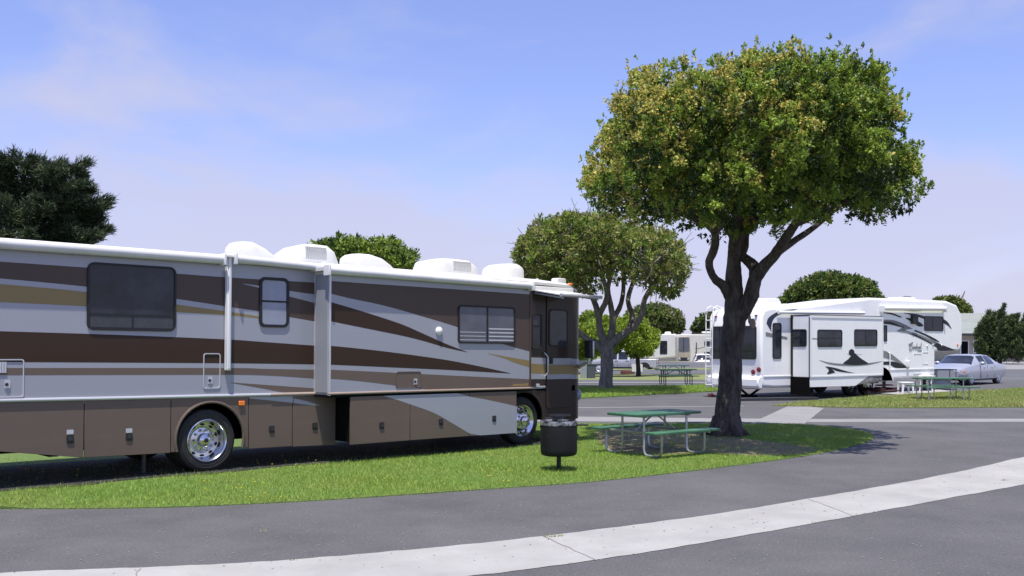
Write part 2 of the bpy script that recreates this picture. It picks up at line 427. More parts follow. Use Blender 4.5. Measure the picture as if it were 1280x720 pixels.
# right: street in front of the house
sheet('side_road', [(17, 51), (90, 51), (90, 74), (17, 74)], M_asph2, -.01)
sheet('side_road_line', [(24, 55.9), (90, 55.9), (90, 56.15), (24, 56.15)], M_conc, .0)
sheet('pavement', [(17, 74), (110, 74), (110, 104), (17, 104)], M_conc2, .0)
def shadept(u, v): return tuple((MH_O+MH_D*u+Vector((MH_D.y, -MH_D.x, 0))*v)[:2])
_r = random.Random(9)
sheet('coach_shadow_sheet', [shadept(-4.6+i*.3, .20+.10*math.sin(i*.9)+_r.uniform(-.05, .05)) for i in range(42)]+[shadept(7.8, -.6), shadept(7.8, -2.6), shadept(-4.6, -2.6)], M_coachshade, .008, hfun=lawn_h)  # added dark sheet, stands in for the coach's shadow along its near side
SOIL = [gp(*p) for p in smooth_line([(742, 541), (748, 553), (772, 566), (820, 569), (880, 567), (950, 571), (1008, 567), (1022, 561), (985, 556), (930, 549), (885, 541), (820, 537), (775, 535), (742, 541)], 4)][:-1]
sheet('bare_soil', SOIL if True else [(2.5+1.35*math.cos(a)*(1+.25*math.sin(3*a)), 18.0+1.0*math.sin(a)*(1+.25*math.cos(2*a))) for a in [2*math.pi*i/28 for i in range(28)]], M_soil, .006, hfun=lawn_h)

def inpoly(P, poly):
    x, y = P[:, 0], P[:, 1]; r = np.zeros(len(P), bool); n = len(poly); j = n-1
    for i in range(n):
        xi, yi = poly[i]; xj, yj = poly[j]
        if yi != yj:
            c = ((yi > y) != (yj > y)) & (x < (xj-xi)*(y-yi)/(yj-yi)+xi); r ^= c
        j = i
    return r
def quick_mesh(name, V, faces_n, mats, mi=None, parent=None, smooth=False):
    """V: (n*faces_n) x 3 array, every face its own corners"""
    nf = len(V)//faces_n
    me = bpy.data.meshes.new(name)
    me.vertices.add(len(V)); me.vertices.foreach_set('co', np.ascontiguousarray(V, np.float32).ravel())
    me.loops.add(len(V)); me.loops.foreach_set('vertex_index', np.arange(len(V), dtype=np.int32))
    me.polygons.add(nf); me.polygons.foreach_set('loop_start', np.arange(0, len(V), faces_n, dtype=np.int32))
    for m in mats: me.materials.append(m)
    if mi is not None: me.polygons.foreach_set('material_index', np.asarray(mi, np.int32))
    me.update(calc_edges=True); me.validate()
    o = bpy.data.objects.new(name, me); COL.objects.link(o)
    if parent is not None: o.parent = parent
    return o
def grass(name, poly, n, hmin, hmax, wid, m, hf, keep=None, seed=1, label=''):
    rng = np.random.default_rng(seed); P = np.array(poly); lo, hi = P.min(0), P.max(0)
    q = rng.random((n*4, 2))*(hi-lo)+lo
    q = q+rng.normal(0, .0, q.shape)
    ok = inpoly(q, poly)
    pxx = q[:, 0]/np.maximum(q[:, 1], 1)*F+640
    ok &= (pxx > -60) & (pxx < 1340)
    if keep is not None: ok &= keep(q, rng)
    q = q[ok][:n]; k = len(q)
    q += rng.normal(0, .026, q.shape)
    z = np.array([hf(a, b) for a, b in q])
    # patches of taller grass
    pat = .5+.25*np.sin(q[:, 0]*2.1+1.3*np.sin(q[:, 1]*1.7))+.25*np.sin(q[:, 1]*2.9+q[:, 0]*.8)
    h = (hmin+(hmax-hmin)*rng.random(k)**1.5)*(.65+.6*pat); a = rng.random(k)*2*np.pi
    lean = rng.normal(0, .6, (k, 2))*h[:, None]
    s = np.stack([np.cos(a), np.sin(a)], 1)*wid*(.6+.8*rng.random(k))[:, None]
    b0 = np.column_stack([q-s, z-.005]); b1 = np.column_stack([q+s, z-.005]); t = np.column_stack([q+lean, z+h])
    V = np.stack([b0, b1, t], 1).reshape(-1, 3)
    o = quick_mesh(name, V, 3, [m])
    return tag(o, label, 'grass', None, 'stuff')
def keep_front(q, rng):
    u = (q[:, 0]-MH_O.x)*MH_D.x+(q[:, 1]-MH_O.y)*MH_D.y
    v = (q[:, 0]-MH_O.x)*MH_D.y-(q[:, 1]-MH_O.y)*MH_D.x
    ok = ~((v < -1.2) & (u < 8.0) & (q[:, 0] < 1) & (q[:, 1] > 16.5))
    dens = np.clip(15/q[:, 1], .3, 1)**1.3
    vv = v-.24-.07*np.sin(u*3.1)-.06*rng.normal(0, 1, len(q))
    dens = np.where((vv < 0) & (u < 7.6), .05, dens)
    d1 = ((q[:, 0]-2.5)/1.25)**2+((q[:, 1]-18.0)/.95)**2; d2 = ((q[:, 0]-4.6)/.5)**2+((q[:, 1]-21.2)/.5)**2
    soil = inpoly(q+rng.normal(0, .12, q.shape), SOIL) | (d2 < 1)
    # worn, patchy edge
    dens = np.where(soil, .12+.25*rng.random(len(q)), dens)
    return ok & (rng.random(len(q)) < dens)
grass('lawn_grass', LAWN, 340000, .018, .050, .0038, M_blade, lawn_h, keep_front, 3, 'short bright green lawn grass around the picnic table and the brown motorhome')
grass('mid_lawn_grass', ML, 60000, .05, .11, .011, M_blade, lambda a, b: .03, None, 4, 'green grass of the small island lawn under the rounded tree behind')
grass('right_lawn_grass', RL+RLb, 70000, .03, .08, .009, M_bladedry, lambda a, b: .03, None, 5, 'dry yellowish lawn grass in front of the white trailer')
# dandelions
def dandelions():
    rng = np.random.default_rng(11); P = np.array(LAWN); lo, hi = P.min(0), P.max(0)
    q = rng.random((6000, 2))*(hi-lo)+lo; q = q[inpoly(q, LAWN)]
    q = q[(q[:, 1] < 19) & (q[:, 0] > -8)]
    cl = np.sin(q[:, 0]*1.9+2)+np.sin(q[:, 1]*2.3+q[:, 0]); q = q[cl > .9][:70]
    mb = MB()
    for x, y in q:
        z = lawn_h(x, y); h = .05+.02*random.random()
        mb.tube([(x, y, z), (x, y, z+h)], .0015, 4, 1)
        mb.lathe([(.002, h-.006), (.011, h), (.012, h+.004), (.004, h+.007)], 7, Matrix.Translation((x, y, z)))
    tag(mb.build('dandelions', [M_yellow, M_blade]), 'tiny yellow dandelion flowers scattered in the front lawn', 'flowers', None, 'stuff')
dandelions()
# small pale grit and leaf litter on the asphalt
def litter():
    rng = np.random.default_rng(21); mb = MB()
    for i in range(1300):
        px = rng.uniform(-20, 1300); py = 720-(rng.random()**.6)*190
        p = G(px, py)
        if inpoly(np.array([[p.x, p.y]]), LAWN)[0] or p.y > 24: continue
        s = rng.uniform(.003, .010); a = rng.uniform(0, 6.3)
        M = Matrix.Translation((p.x, p.y, .006)) @ Matrix.Rotation(a, 4, 'Z')
        mb.box(-s, s, -s*.5, s*.5, 0, .005, int(rng.random() < .12), M)
    tag(mb.build('road_grit', [M_conc, M_soil]), 'small pale grit and dry leaf bits strewn on the asphalt', 'grit', None, 'stuff')
litter()
def weeds():
    rng = np.random.default_rng(5); T3 = []
    for px, py, n, r in ((690, 671.5, 40, .07), (701, 670.5, 14, .04), (1255, 601, 22, .05), (365, 701, 10, .03), (330, 665, 6, .02), (1040, 565, 30, .10), (930, 582, 30, .10)):
        c = G(px, py)
        for i in range(n):
            a = rng.uniform(0, 6.3); d = r*rng.random(); b = np.array([c.x+d*math.cos(a)*1.6, c.y+d*math.sin(a)*.5, .004])
            s = np.array([math.cos(a*3), math.sin(a*3), 0])*.004; t = b+np.array([rng.normal(0, .02), rng.normal(0, .02), rng.uniform(.012, .04)])
            T3 += [b-s, b+s, t]
    tag(quick_mesh('road_weeds', np.array(T3), 3, [M_bladedry]), 'small weeds growing along the edges of the asphalt and the concrete strip', 'weeds', None, 'stuff')
weeds()
# ------------------------------------------------------------------ the brown motorhome
mh = thing('motorhome', 'long brown and silver motorhome with gold swooshes and a slide-out, parked on the front lawn', 'motorhome', (MH_O.x, MH_O.y, .075), (0, .0095, MH_YAW))
bpy.context.view_layer.update()
K = Frame(mh)
def Y(fn_v): return -fn_v
def sidefn(p, q, h): return (p, -h, q)              # (u, z) on a plane v=h
def decal(mb, pts, v, lay, mi):
    """a painted stripe: photo polygon on the plane v, laid a hair proud of it"""
    mb.face([(a, -(v+.0012*lay), b) for a, b in K.poly(pts, v)], (0, -1, 0), mi)
S = .41                                                # slide-out reach
U_R = -3.45
u_wall_end = K.side(393, 420, 0)[0]; u_s0 = K.side(411, 420, S)[0]; u_s1 = K.side(663.5, 420, S)[0]
u_b0 = K.side(438, 530, S)[0]; u_b1 = K.side(646, 530, S)[0]
u_cab = u_s1-.04; u_f = K.side(724.5, 450, 0)[0]
z_belt = K.side(200, 497, 0)[1]; z_top = K.side(140, 320, 0)[1]
z_bot = K.side(250, 564, 0)[1]
W = 2.55
z_roof = z_top+.10
print('MH', U_R, u_wall_end, u_s0, u_s1, u_b0, u_b1, u_f, 'belt', z_belt, 'top', z_top, 'bot', z_bot)

# shell: rounded profile lofted from rear to front
def shell():
    mb = MB(); prof = []
    r = .16
    zt = z_roof
    def section(u, inset, top):
        pts = []
        y0, y1 = .012+inset, W-.01-inset
        lo = z_belt-.05
        pts.append((u, y0, lo)); 
        for k in range(7):
            a = R(90*k/6); pts.append((u, y0+r-r*math.cos(a), top-r+r*math.sin(a)))
        for k in range(7):
            a = R(90+90*k/6); pts.append((u, y1-r-r*math.cos(a), top-r+r*math.sin(a)))
        pts.append((u, y1, lo)); return pts
    secs = [section(U_R, .10, zt-.10), section(U_R+.05, .04, zt-.04), section(U_R+.14, .0, zt), section(u_f-.5, 0, zt), section(u_f-.25, .03, zt-.03), section(u_f-.08, .10, zt-.10), section(u_f+.06, .26, zt-.26), section(u_f+.14, .5, zt-.5)]
    n = len(secs[0]); vs = [p for s in secs for p in s]; fs = []
    for i in range(len(secs)-1):
        for k in range(n):
            fs.append((i*n+k, i*n+(k+1) % n, (i+1)*n+(k+1) % n, (i+1)*n+k))
    fs += [list(range(n))[::-1], list(range(len(vs)-n, len(vs)))]
    mb.add(vs, fs, 0)
    return mb
body = shell().build('body', [M_silver], mh)
# underbody, dark wheel wells and far side skirt
mb = MB()
mb.box(U_R+.1, u_f-.1, .62, 1.95, .40, z_belt)
mb.box(U_R+.05, -1.1, .06, 2.5, .62, z_belt-.06); mb.box(.85, u_s1-.9, .06, 2.5, .50, z_belt-.06)
for x in (-2.2, 1.6, 4.5): mb.box(x, x+.12, .2, 2.3, .36, .62)
mb.tube([(-1.9, .9, .42), (-.8, .95, .36), (-.5, .9, .5)], .05)
mb.box(2.0, 3.2, .55, 1.5, .34, .5)
mb.build('chassis', M_under, mh)
mb = MB()
mb.box(U_R, u_f-.3, W-.03, W, z_bot, z_belt)
mb.box(U_R-.005, U_R+.03, .03, W-.02, z_bot+.05, z_belt+.02)
mb.build('skirt', M_taupe, mh)

# roof cap and its drip edge
mb = MB()
prof = [(.0, z_roof-.085), (-.02, z_roof-.03), (.06, z_roof+.02), (.3, z_roof+.055), (1.27, z_roof+.08), (2.25, z_roof+.055), (2.5, z_roof+.02), (2.57, z_roof-.03), (2.55, z_roof-.085)]
vs = []
for u, dz in ((U_R+.03, -.05), (U_R+.25, 0), (u_f-1.0, 0), (u_f-.35, -.03), (u_f-.10, -.16)):
    vs += [(u, y, z+dz*(1 if abs(y-1.27) < 1.25 else .6)) for y, z in prof]
n = len(prof); fs = []
for i in range(4):
    for k in range(n-1): fs.append((i*n+k, i*n+k+1, (i+1)*n+k+1, (i+1)*n+k))
fs += [list(range(n)), list(range(4*n, 5*n))[::-1]]
mb.add(vs, fs)
mb.build('roof', M_roofw, mh)

# ---- rear wall panel with its painted stripes (plane v=0)
TOPL = [(-60, 305.5), (0, 310.5), (278, 329.5), (393, 338)]
def side_wall():
    mb = MB(); mats = [M_silver, M_brown, M_gold, M_taupe, M_umber]
    z0 = z_belt
    pts = [(U_R+.1, z0), (u_wall_end+.02, z0), (u_wall_end+.02, z_roof-.09), (U_R+.1, z_roof-.09)]
    mb.prism(pts, sidefn, -.012, 0, 0)
    D = lambda up, lo, lay, mi: decal(mb, band(up, lo), 0, lay, mi)
    x0 = -18
    D([(x0, 326), (0, 327), (109, 334.5), (220, 342), (289, 347), (393, 353.2)], [(x0, 347), (0, 348), (109, 358.5), (220, 373.5), (289, 384), (324, 389), (361, 396), (393, 401.5)], 1, 4)
    D([(304, 354.6), (325, 357.5), (362, 363.7), (393, 368)], [(304, 355), (325, 360), (362, 370.6), (393, 378.7)], 2, 0)
    D([(x0, 354), (0, 355), (109, 365), (220, 380.5), (289, 390), (324, 395.6), (343, 399)], [(x0, 377), (0, 377.7), (109, 383), (220, 390), (289, 394.5), (324, 398), (343, 399.4)], 1, 2)
    D([(x0, 413.5), (0, 414), (140, 418.3), (278, 424), (330, 427.5), (393, 432)], [(x0, 452.5), (0, 452.5), (278, 454), (393, 455.5)], 1, 1)
    D([(x0, 460), (0, 460), (278, 460), (330, 461), (393, 462.2)], [(x0, 469), (0, 469), (260, 468.5), (331, 469.3), (393, 473.2)], 1, 3)
    D([(288, 478), (331, 481), (393, 485.5)], [(288, 478.6), (325, 485), (360, 491.2), (393, 490.6)], 1, 3)
    return mb.build('side_wall', mats, mh)
side_wall()
# belt moulding
def tubeline(pts, v, r, name, m, parent=mh, n=8):
    mb = MB(); mb.tube([(a, -(v), b) for a, b in K.poly(pts, v)], r, n); return mb.build(name, m, parent)
o = tubeline([(-30, 501.2), (150, 497.6), (330, 493.4), (393, 491.8)], .005, .024, 'belt_moulding', M_trim)
tubeline([(338, 493.4), (394, 492.0)], .012, .024, 'belt_moulding', M_tantrim)
tubeline([(410, 492.3), (500, 489.4), (664, 485)], S+.004, .020, 'belt_moulding', M_tantrim)
# wall edge trim beside the slide
mb = MB(); mb.box(u_wall_end-.005, u_wall_end+.035, -.03, .012, z_belt-.02, K.side(393, 341, 0)[1]); mb.build('corner_trim', M_trim, mh)

# ---- lower bay doors on v=0
def bay(px0, px1, ytop, ybot, v, decals=(), latch=None, plate=None, extra=None, name='bay_door', gap=.006):
    mb = MB()
    a = [K.side(px0, ytop(px0), v), K.side(px1, ytop(px1), v)]
    b = [K.side(px, yb, v) for px, yb in ybot]
    outline = [(a[0][0]+gap, a[0][1]), (a[1][0]-gap, a[1][1])]+[(min(max(u, a[0][0]+gap), a[1][0]-gap), z) for u, z in b][::-1]
    mb.prism(outline, sidefn, v-.03, v, 0)
    for pts, mi in decals: decal(mb, pts, v, 1+decals.index((pts, mi)), mi)
    o = mb.build(name, [M_taupe, M_silver, M_brown], mh, bevel=.004)
    if latch:
        u, z = K.side(*latch, v); lb = MB()
        lb.prism(rrect(u-.045, u+.045, z-.055, z+.055, .015), sidefn, v, v+.012)
        lb.prism(rrect(u-.03, u+.03, z-.02, z+.035, .008), sidefn, v+.012, v+.02, 1)
        lb.build('latch', [M_black, M_darksteel], o)
    if plate:
        u, z = K.side(*plate, v); lb = MB(); lb.prism(rrect(u-.045, u+.045, z-.03, z+.03, .005), sidefn, v, v+.005)
        lb.build('plate', M_trim, o)
    return o
yt = lambda px: 500.5-.0222*px+3.0
ys = lambda px: 492.3-.0305*(px-410)+2.4
bay(-45, 105.5, yt, [(-45, 560), (0, 564.5), (105.5, 572)], 0, latch=(87.6, 549), plate=(87.6, 540))
bay(105.5, 214, yt, [(105.5, 572), (214, 566)], 0, latch=(161.3, 546), plate=(161.3, 538.3))
bay(311, 366, yt, [(311, 561), (366, 557.5)], 0, [([(312, 496.5), (366, 495.2), (366, 503.6), (340, 500.8), (312, 498)], 1)], latch=(339.5, 536.7))
bay(366, 420, yt, [(366, 558.4), (420, 556)], 0, [(band([(367, 498), (384, 501.6), (399, 506.4)], [(367, 503.6), (384, 506), (399, 507)]), 1)], latch=(393.5, 532.7))
# wheel-arch panel
def arch_panel(px0, px1, v, c, r, ytop, zb, name, m, lipmat, u_lim=None):
    u0, z0 = K.side(px0, ytop(px0), v); u1, z1 = K.side(px1, ytop(px1), v)
    if u_lim: u1 = u_lim
    uc, zc = c
    arc = []
    a0 = math.asin(max(-1, min(1, (zb-zc)/r)))
    for k in range(25):
        a = math.pi-a0+(2*a0-math.pi)*k/24; arc.append((uc+r*math.cos(a), zc+r*math.sin(a)))
    out = [(u1-.006, z1), (u0+.006, z0), (u0+.006, zb)]+arc+[(u1-.006, zb)]
    mb = MB(); mb.prism(out, sidefn, v-.03, v, 0)
    o = mb.build(name, m, mh, bevel=.003)
    lb = MB(); lb.tube([(p[0], -(v+.004), p[1]) for p in arc], .022, 8); lb.build('arch_lip', lipmat, o)
    return o
zc = .465
ap = arch_panel(214, 311, 0, (0.03, zc+.03), .545, yt, z_bot+.015, 'wheel_arch', M_taupe, M_taupe)
u, z = K.side(301.5, 504, 0)
mb = MB(); mb.prism(rrect(u-.05, u+.05, z-.035, z+.035, .012), sidefn, 0, .03); mb.build('marker_lamp', M_amber, mh, bevel=.008)

# ---- the slide-out (plane v=S)
def slide():
    mb = MB(); mats = [M_silver, M_brown, M_gold, M_taupe, M_umber, M_tantrim]
    zt = K.side(411, 342, S)[1]
    mb.prism([(u_s0, z_belt-.02), (u_s1, z_belt-.02), (u_s1, zt), (u_s0, zt)], sidefn, -.2, S, 0)
    D = lambda up, lo, lay, mi: decal(mb, band(up, lo), S, lay, mi)
    D([(411, 351), (480, 355.8), (570, 361.6), (663, 368)], [(411, 366.5), (440, 373.5), (480, 382), (530, 396), (571, 408.5), (610, 423), (630, 430.5), (663, 439.5)], 1, 4)
    D([(411, 376.8), (445, 386.8), (480, 397.8), (505, 406.5), (530, 417.5), (558, 430), (584, 440)], [(411, 401), (450, 409), (480, 415), (505, 420.2), (530, 426.4), (558, 434.6), (584, 440.4)], 1, 1)
    D([(411, 432), (440, 434.8), (480, 439.2), (520, 444.4), (560, 450.3), (600, 458), (638, 466.5)], [(411, 455.8), (440, 457), (480, 458.8), (520, 460.6), (560, 462.4), (600, 464.7), (638, 466.9)], 1, 1)
    D([(411, 462), (480, 465.2), (560, 469.2), (663, 474)], [(411, 473.2), (450, 476.5), (500, 482.6), (530, 486.4), (545, 487.4), (600, 486), (663, 484)], 1, 3)
    D([(610, 441.6), (635, 446.2), (650, 448.7), (663, 450.8)], [(610, 442), (630, 448), (645, 454), (663, 459.4)], 1, 2)
    o = mb.build('slide_out', mats, mh)
    # edge trims and the plain end plate
    for u, nm in ((u_s0, 'edge_trim'), (u_s1-.03, 'edge_trim')):
        tb = MB(); tb.box(u-.004, u+.034, -(S+.012), -(S-.03), z_belt-.03, zt-.01)
        tb.build(nm, M_trim if u == u_s0 else M_umber, o)
    eb = MB(); eb.box(u_s0-.012, u_s0-.002, -(S-.03), -.05, z_belt+.02, zt-.02); eb.build('end_plate', M_greybin, o)
    rb = MB(); rb.box(u_s0, u_s1, -(S+.02), 0, zt-.002, zt+.05); rb.build('slide_roof', M_roofw, o)
    fb = MB()
    fb.box(u_s0-.006, u_s1, -(S+.002), -.02, z_belt-.06, z_belt-.02); fb.build('slide_floor', M_under, o)
    return o, zt
so_, z_st = slide()
# bays carried by the slide
sw_lo = [(438, 493.4), (468, 493.6), (480, 495), (500, 501), (513, 505.5), (542, 516), (567, 530), (587, 542), (592, 545.4)]
sw_up = [(555, 488.6), (575, 492.4), (587, 495.8), (616, 501.2), (646, 508)]
bay(438, 513, ys, [(438, 556), (513, 550.3)], S, [([(438, 492.2), (513, 490.5), (513, 505.5), (500, 501), (480, 495), (466, 493.2)], 1)], latch=(477, 532))
bay(513, 587, ys, [(513, 550.3), (587, 545)], S, [(smooth_line([(513, 505.5), (542, 516), (567, 530), (587, 542)])+smooth_line([(587, 495.8), (575, 492.4), (560, 489.6)])+[(513, 490.5)], 1)], latch=(551, 527.5))
bay(587, 646, ys, [(587, 545), (646, 541)], S, [(smooth_line([(587, 495.8), (616, 501.2), (646, 508)])+[(646, 541), (600, 544.2)]+[(587, 542)], 1)], latch=(617.5, 523.3))
mb = MB()
zb_ = K.side(438, 553, S)[1]; zb2 = K.side(646, 539, S)[1]
mb.prism([(u_b0+.01, zb_), (u_b1-.01, zb2), (u_b1-.01, z_belt-.05), (u_b0+.01, z_belt-.05)], sidefn, -.5, S-.035)
mb.build('bay_box', M_under, mh)

# ---- windows
def window(quad, v, pane_mat, bars=(), r=.09, fr=.035, name='window', label=None, blinds=0, low=0):
    """quad: px x0, x1 and y of TL, TR, BL, BR"""
    x0, x1, tl, tr, bl, br = quad
    a = K.side(x0, tl, v); b = K.side(x1, tr, v); c = K.side(x0, bl, v); d = K.side(x1, br, v)
    u0, u1 = a[0], b[0]; z1 = (a[1]+b[1])/2; z0 = (c[1]+d[1])/2
    mb = MB()
    ring(mb, rrect(u0, u1, z0, z1, r), rrect(u0+fr, u1-fr, z0+fr, z1-fr, r*.6), sidefn, v, v+.022)
    for kind, t in bars:
        if kind == 'h': zz = z0+(z1-z0)*t; mb.box(u0+fr*.5, u1-fr*.5, -(v+.016), -(v), zz-.014, zz+.014)
        elif kind == 'v': uu = u0+(u1-u0)*t; mb.box(uu-.016, uu+.016, -(v+.017), -(v), z0+fr*.5, z1-fr*.5)
        elif kind == 'vl':                                    # short bar in the lower part
            uu = u0+(u1-u0)*t[0]; mb.box(uu-.012, uu+.012, -(v+.014), -(v), z0+fr*.5, z0+(z1-z0)*t[1])
    o = mb.build(name, M_black, mh)
    pb = MB(); pb.prism(rrect(u0+fr*.8, u1-fr*.8, z0+fr*.8, z1-fr*.8, r*.6), sidefn, v+.002, v+.008)
    if low: pb.box(u0+fr*1.5, u1-fr*1.5, -(v+.0105), -(v+.008), z0+fr*1.5, z0+(z1-z0)*low-.02, 2)
    if blinds:
        for k in range(blinds):
            zz = z0+fr+(z1-z0-2*fr)*(k+.5)/9
            if k < 4: pb.box(u0+(u1-u0)*.53, u1-fr, -(v+.0105), -(v+.008), zz-.012, zz+.012, 1)
            pb.box(u0+fr, u0+(u1-u0)*.47, -(v+.0098), -(v+.008), zz-.006, zz+.006, 1) if k < 3 else None
    pb.build('pane', [pane_mat, M_trim, M_glass2], o)
    return o
window((109, 220, 327.5, 334, 412.5, 414.8), 0, M_glass, (('h', .235), ('vl', (.5, .235))), .10, .03, low=.235)
window((324, 361, 346, 348, 408.6, 410), 0, M_glassb, (('h', .52),), .10, .045)
window((572.5, 643.5, 380.6, 384.6, 429, 430.2), S, M_glassb2, (('v', .5),), .07, .03, blinds=6)
# porch light
u, z = K.side(548.5, 414, S)
mb = MB(); mb.lathe([(.075, 0), (.075, .015), (.06, .035), (.03, .05), (.001, .053)], 20, Matrix.Translation((u, -S, z)) @ Matrix.Rotation(R(90), 4, 'X'))
mb.build('porch_light', M_whiteplastic, mh)
# access hatches
def hatch(x0, x1, y0, y1, v, r, m, lock=None, name='hatch'):
    a = K.side(x0, y0, v); b = K.side(x1, y1, v)
    mb = MB(); ring(mb, rrect(a[0], b[0], b[1], a[1], r), rrect(a[0]+.014, b[0]-.014, b[1]+.014, a[1]-.014, r*.8), sidefn, v, v+.012)
    if m is not None: mb.prism(rrect(a[0]+.01, b[0]-.01, b[1]+.01, a[1]-.01, r*.8), sidefn, v, v+.006, 1)
    o = mb.build(name, [M_taupe if m is not None else M_trim, m or M_taupe], mh)
    if lock:
        u, z = K.side(*lock, v); lb = MB(); lb.box(u-.035, u+.035, -(v+.012), -v, z-.05, z+.05)
        lb.lathe([(.022, 0), (.022, .012), (.001, .014)], 12, Matrix.Translation((u-.01, -(v+.012), z)) @ Matrix.Rotation(R(90), 4, 'X'), 1)
        lb.build('lock', [M_trim, M_darksteel], o)
    return o
hatch(254, 275, 441.5, 485.5, 0, .04, None, (262.5, 475.5))
hatch(494.5, 526, 464.5, 484.3, S, .05, M_taupe, (519, 477))
hv = hatch(-22, 29.5, 449, 496.5, 0, .03, None, (9, 480.5))
a = K.side(-20, 452.5, 0); b = K.side(8, 466, 0); mb = MB()
for k in range(9): uu = a[0]+(b[0]-a[0])*(k+.5)/9; mb.box(uu-.014, uu+.010, -.016, -.004, b[1], a[1])
mb.build('louvre', M_trim, hv)
# gold lettering low on the slide's front edge
def lettering(txt, m, parent, u0, z0, width, v, name, shear=0.):
    cu = bpy.data.curves.new('lettering', 'FONT'); cu.body = txt; cu.size = 1; cu.shear = shear
    ob = bpy.data.objects.new('lettering', cu); me = bpy.data.meshes.new_from_object(ob)
    xs = [q.co.x for q in me.vertices]; s = width/(max(xs)-min(xs)); x_ = min(xs)
    for q in me.vertices: q.co = ((q.co.x-x_)*s+u0, -v, q.co.y*s+z0)
    me.materials.append(m); bpy.data.objects.remove(ob)
    o = bpy.data.objects.new(name, me); COL.objects.link(o); o.parent = parent; return o
ua = K.side(641, 482.5, S); ub = K.side(660, 481.5, S)
wl = ub[0]-ua[0]
lettering('FLEETWOOD', M_goldtext, mh, ua[0], ua[1], wl*.76, S+.004, 'lettering')
lettering('RV', M_goldtext, mh, ua[0]+wl*.82, ua[1], wl*.18, S+.004, 'lettering')

# ---- cab side (plane v=0) with the entry door
def cab():
    mb = MB(); mats = [M_dkbrown, M_silver, M_gold]
    u0 = u_s1-.45
    zt = z_roof-.09
    pts = [(u0, z_belt), (u_f-.14, z_belt), (u_f-.14, zt), (u0, zt)]
    mb.prism(pts, sidefn, -.02, .0, 0)
    for up, lo, lay, mi in (([(640, 446), (724, 448.5)], [(640, 474), (724, 473.6)], 1, 1), ([(640, 453), (684, 455.6), (724, 457)], [(640, 465), (684, 467.5), (724, 468.3)], 2, 2)):
        pp = K.poly(band(up, lo), 0); pp = [(min(max(u, u0+.01), u_f-.145), z) for u, z in pp]
        mb.face([(u, -.0012*lay, z) for u, z in pp], (0, -1, 0), mi)
    o = mb.build('cab_wall', mats, mh)
    # curved corner carrying the bands round to the front
    cb = MB()
    def corner(z0, z1, off, mi):
        vs = []; n = 9
        for k in range(n):
            a = R(90*k/(n-1)); r = .34+off
            uu = u_f-.14+.30*math.sin(a)*(r/.34); yy = .34-r*math.cos(a)
            vs += [(uu, yy, z0), (uu, yy, z1)]
        fs = [(2*k, 2*k+2, 2*k+3, 2*k+1) for k in range(n-1)]
        cb.add(vs, fs, mi)
    za = [K.side(724, y, 0)[1] for y in (448.5, 457, 468.3, 473.6)]
    corner(z_bot+.12, z_roof-.2, 0, 0)
    corner(za[3], za[0], .002, 1); corner(za[2], za[1], .004, 2)
    cb.box(u_f+.10, u_f+.16, .34, W-.34, z_bot+.12, z_belt+.3, 0)
    cb.build('front_corner', mats, mh)
    # skirt below the cab, with front wheel arch
    return o
cab()
fw = (K.side(652.5, 524.5, -.03)[0], zc)
arch_panel(640, 724, 0.0, (fw[0], zc+.03), .54, lambda px: 488, z_bot-.02, 'wheel_arch', M_dkbrown, M_dkbrown, u_lim=u_f-.10)
# windscreen, wraps across the front
mb = MB(); mb.box(u_f+.135, u_f+.165, .42, W-.42, z_belt+.45, z_roof-.75); mb.build('windscreen', M_glass, mh, bevel=.01)
# door
def door():
    a = K.side(683, 368, 0); b = K.side(713.5, 509, 0)
    u0, u1, z0, z1 = a[0], b[0], b[1], a[1]
    mb = MB(); mats = [M_dkbrown, M_silver, M_gold]
    mb.prism(rrect(u0, u1, z0, z1, .06), sidefn, 0, .022, 0)
    for up, lo, lay, mi in (([(600, 447), (760, 448.6)], [(600, 474), (760, 473.5)], 1, 1), ([(600, 454.5), (760, 457)], [(600, 467), (760, 468.3)], 2, 2)):
        zs = [K.side((683+713)/2, (p+q)/2, 0)[1] for p, q in ((up[0][1], up[1][1]), (lo[0][1], lo[1][1]))]
        mb.face([(u0+.01, -.022-.0012*lay, zs[1]), (u1-.01, -.022-.0012*lay, zs[1]), (u1-.01, -.022-.0012*lay, zs[0]), (u0+.01, -.022-.0012*lay, zs[0])], (0, -1, 0), mi)
    o = mb.build('entry_door', mats, mh, bevel=.006)
    a = K.side(686, 386, .022); b = K.side(709.2, 433.5, .022)
    wb = MB(); ring(wb, rrect(a[0], b[0], b[1], a[1], .09), rrect(a[0]+.03, b[0]-.03, b[1]+.03, a[1]-.03, .07), sidefn, .022, .036)
    wb.prism(rrect(a[0]+.02, b[0]-.02, b[1]+.02, a[1]-.02, .07), sidefn, .024, .030, 1)
    wb.build('door_window', [M_black, M_glass2], o)
    hb = MB(); p = [K.side(x, y, .06) for x, y in ((681.8, 441), (684, 446), (684, 466), (682, 471))]
    hb.tube([(u, -(.03 if i in (0, 3) else .075), z) for i, (u, z) in enumerate(p)], .016, 8)
    hb.build('grab_handle', M_trim, o)
    p = K.side(688.5, 451, .022); lb = MB(); lb.box(p[0]-.045, p[0]+.045, -.045, -.022, p[1]-.06, p[1]+.06); lb.build('door_latch', M_black, o, bevel=.008)
door()
window((664.2, 677, 392, 393, 436.5, 437.5), 0, M_glass, (('h', .66),), .05, .028)
p0 = K.side(672, 483.5, 0); p1 = K.side(682, 483.5, 0)
mb = MB(); mb.box(p0[0], p1[0]-.02, -.02, 0, p0[1]-.015, p0[1]+.015); mb.box(p0[0]-.05, p0[0]+.03, -.03, 0, p0[1]-.01, p0[1]+.06, 0); mb.build('step_light', M_trim, mh, bevel=.005)
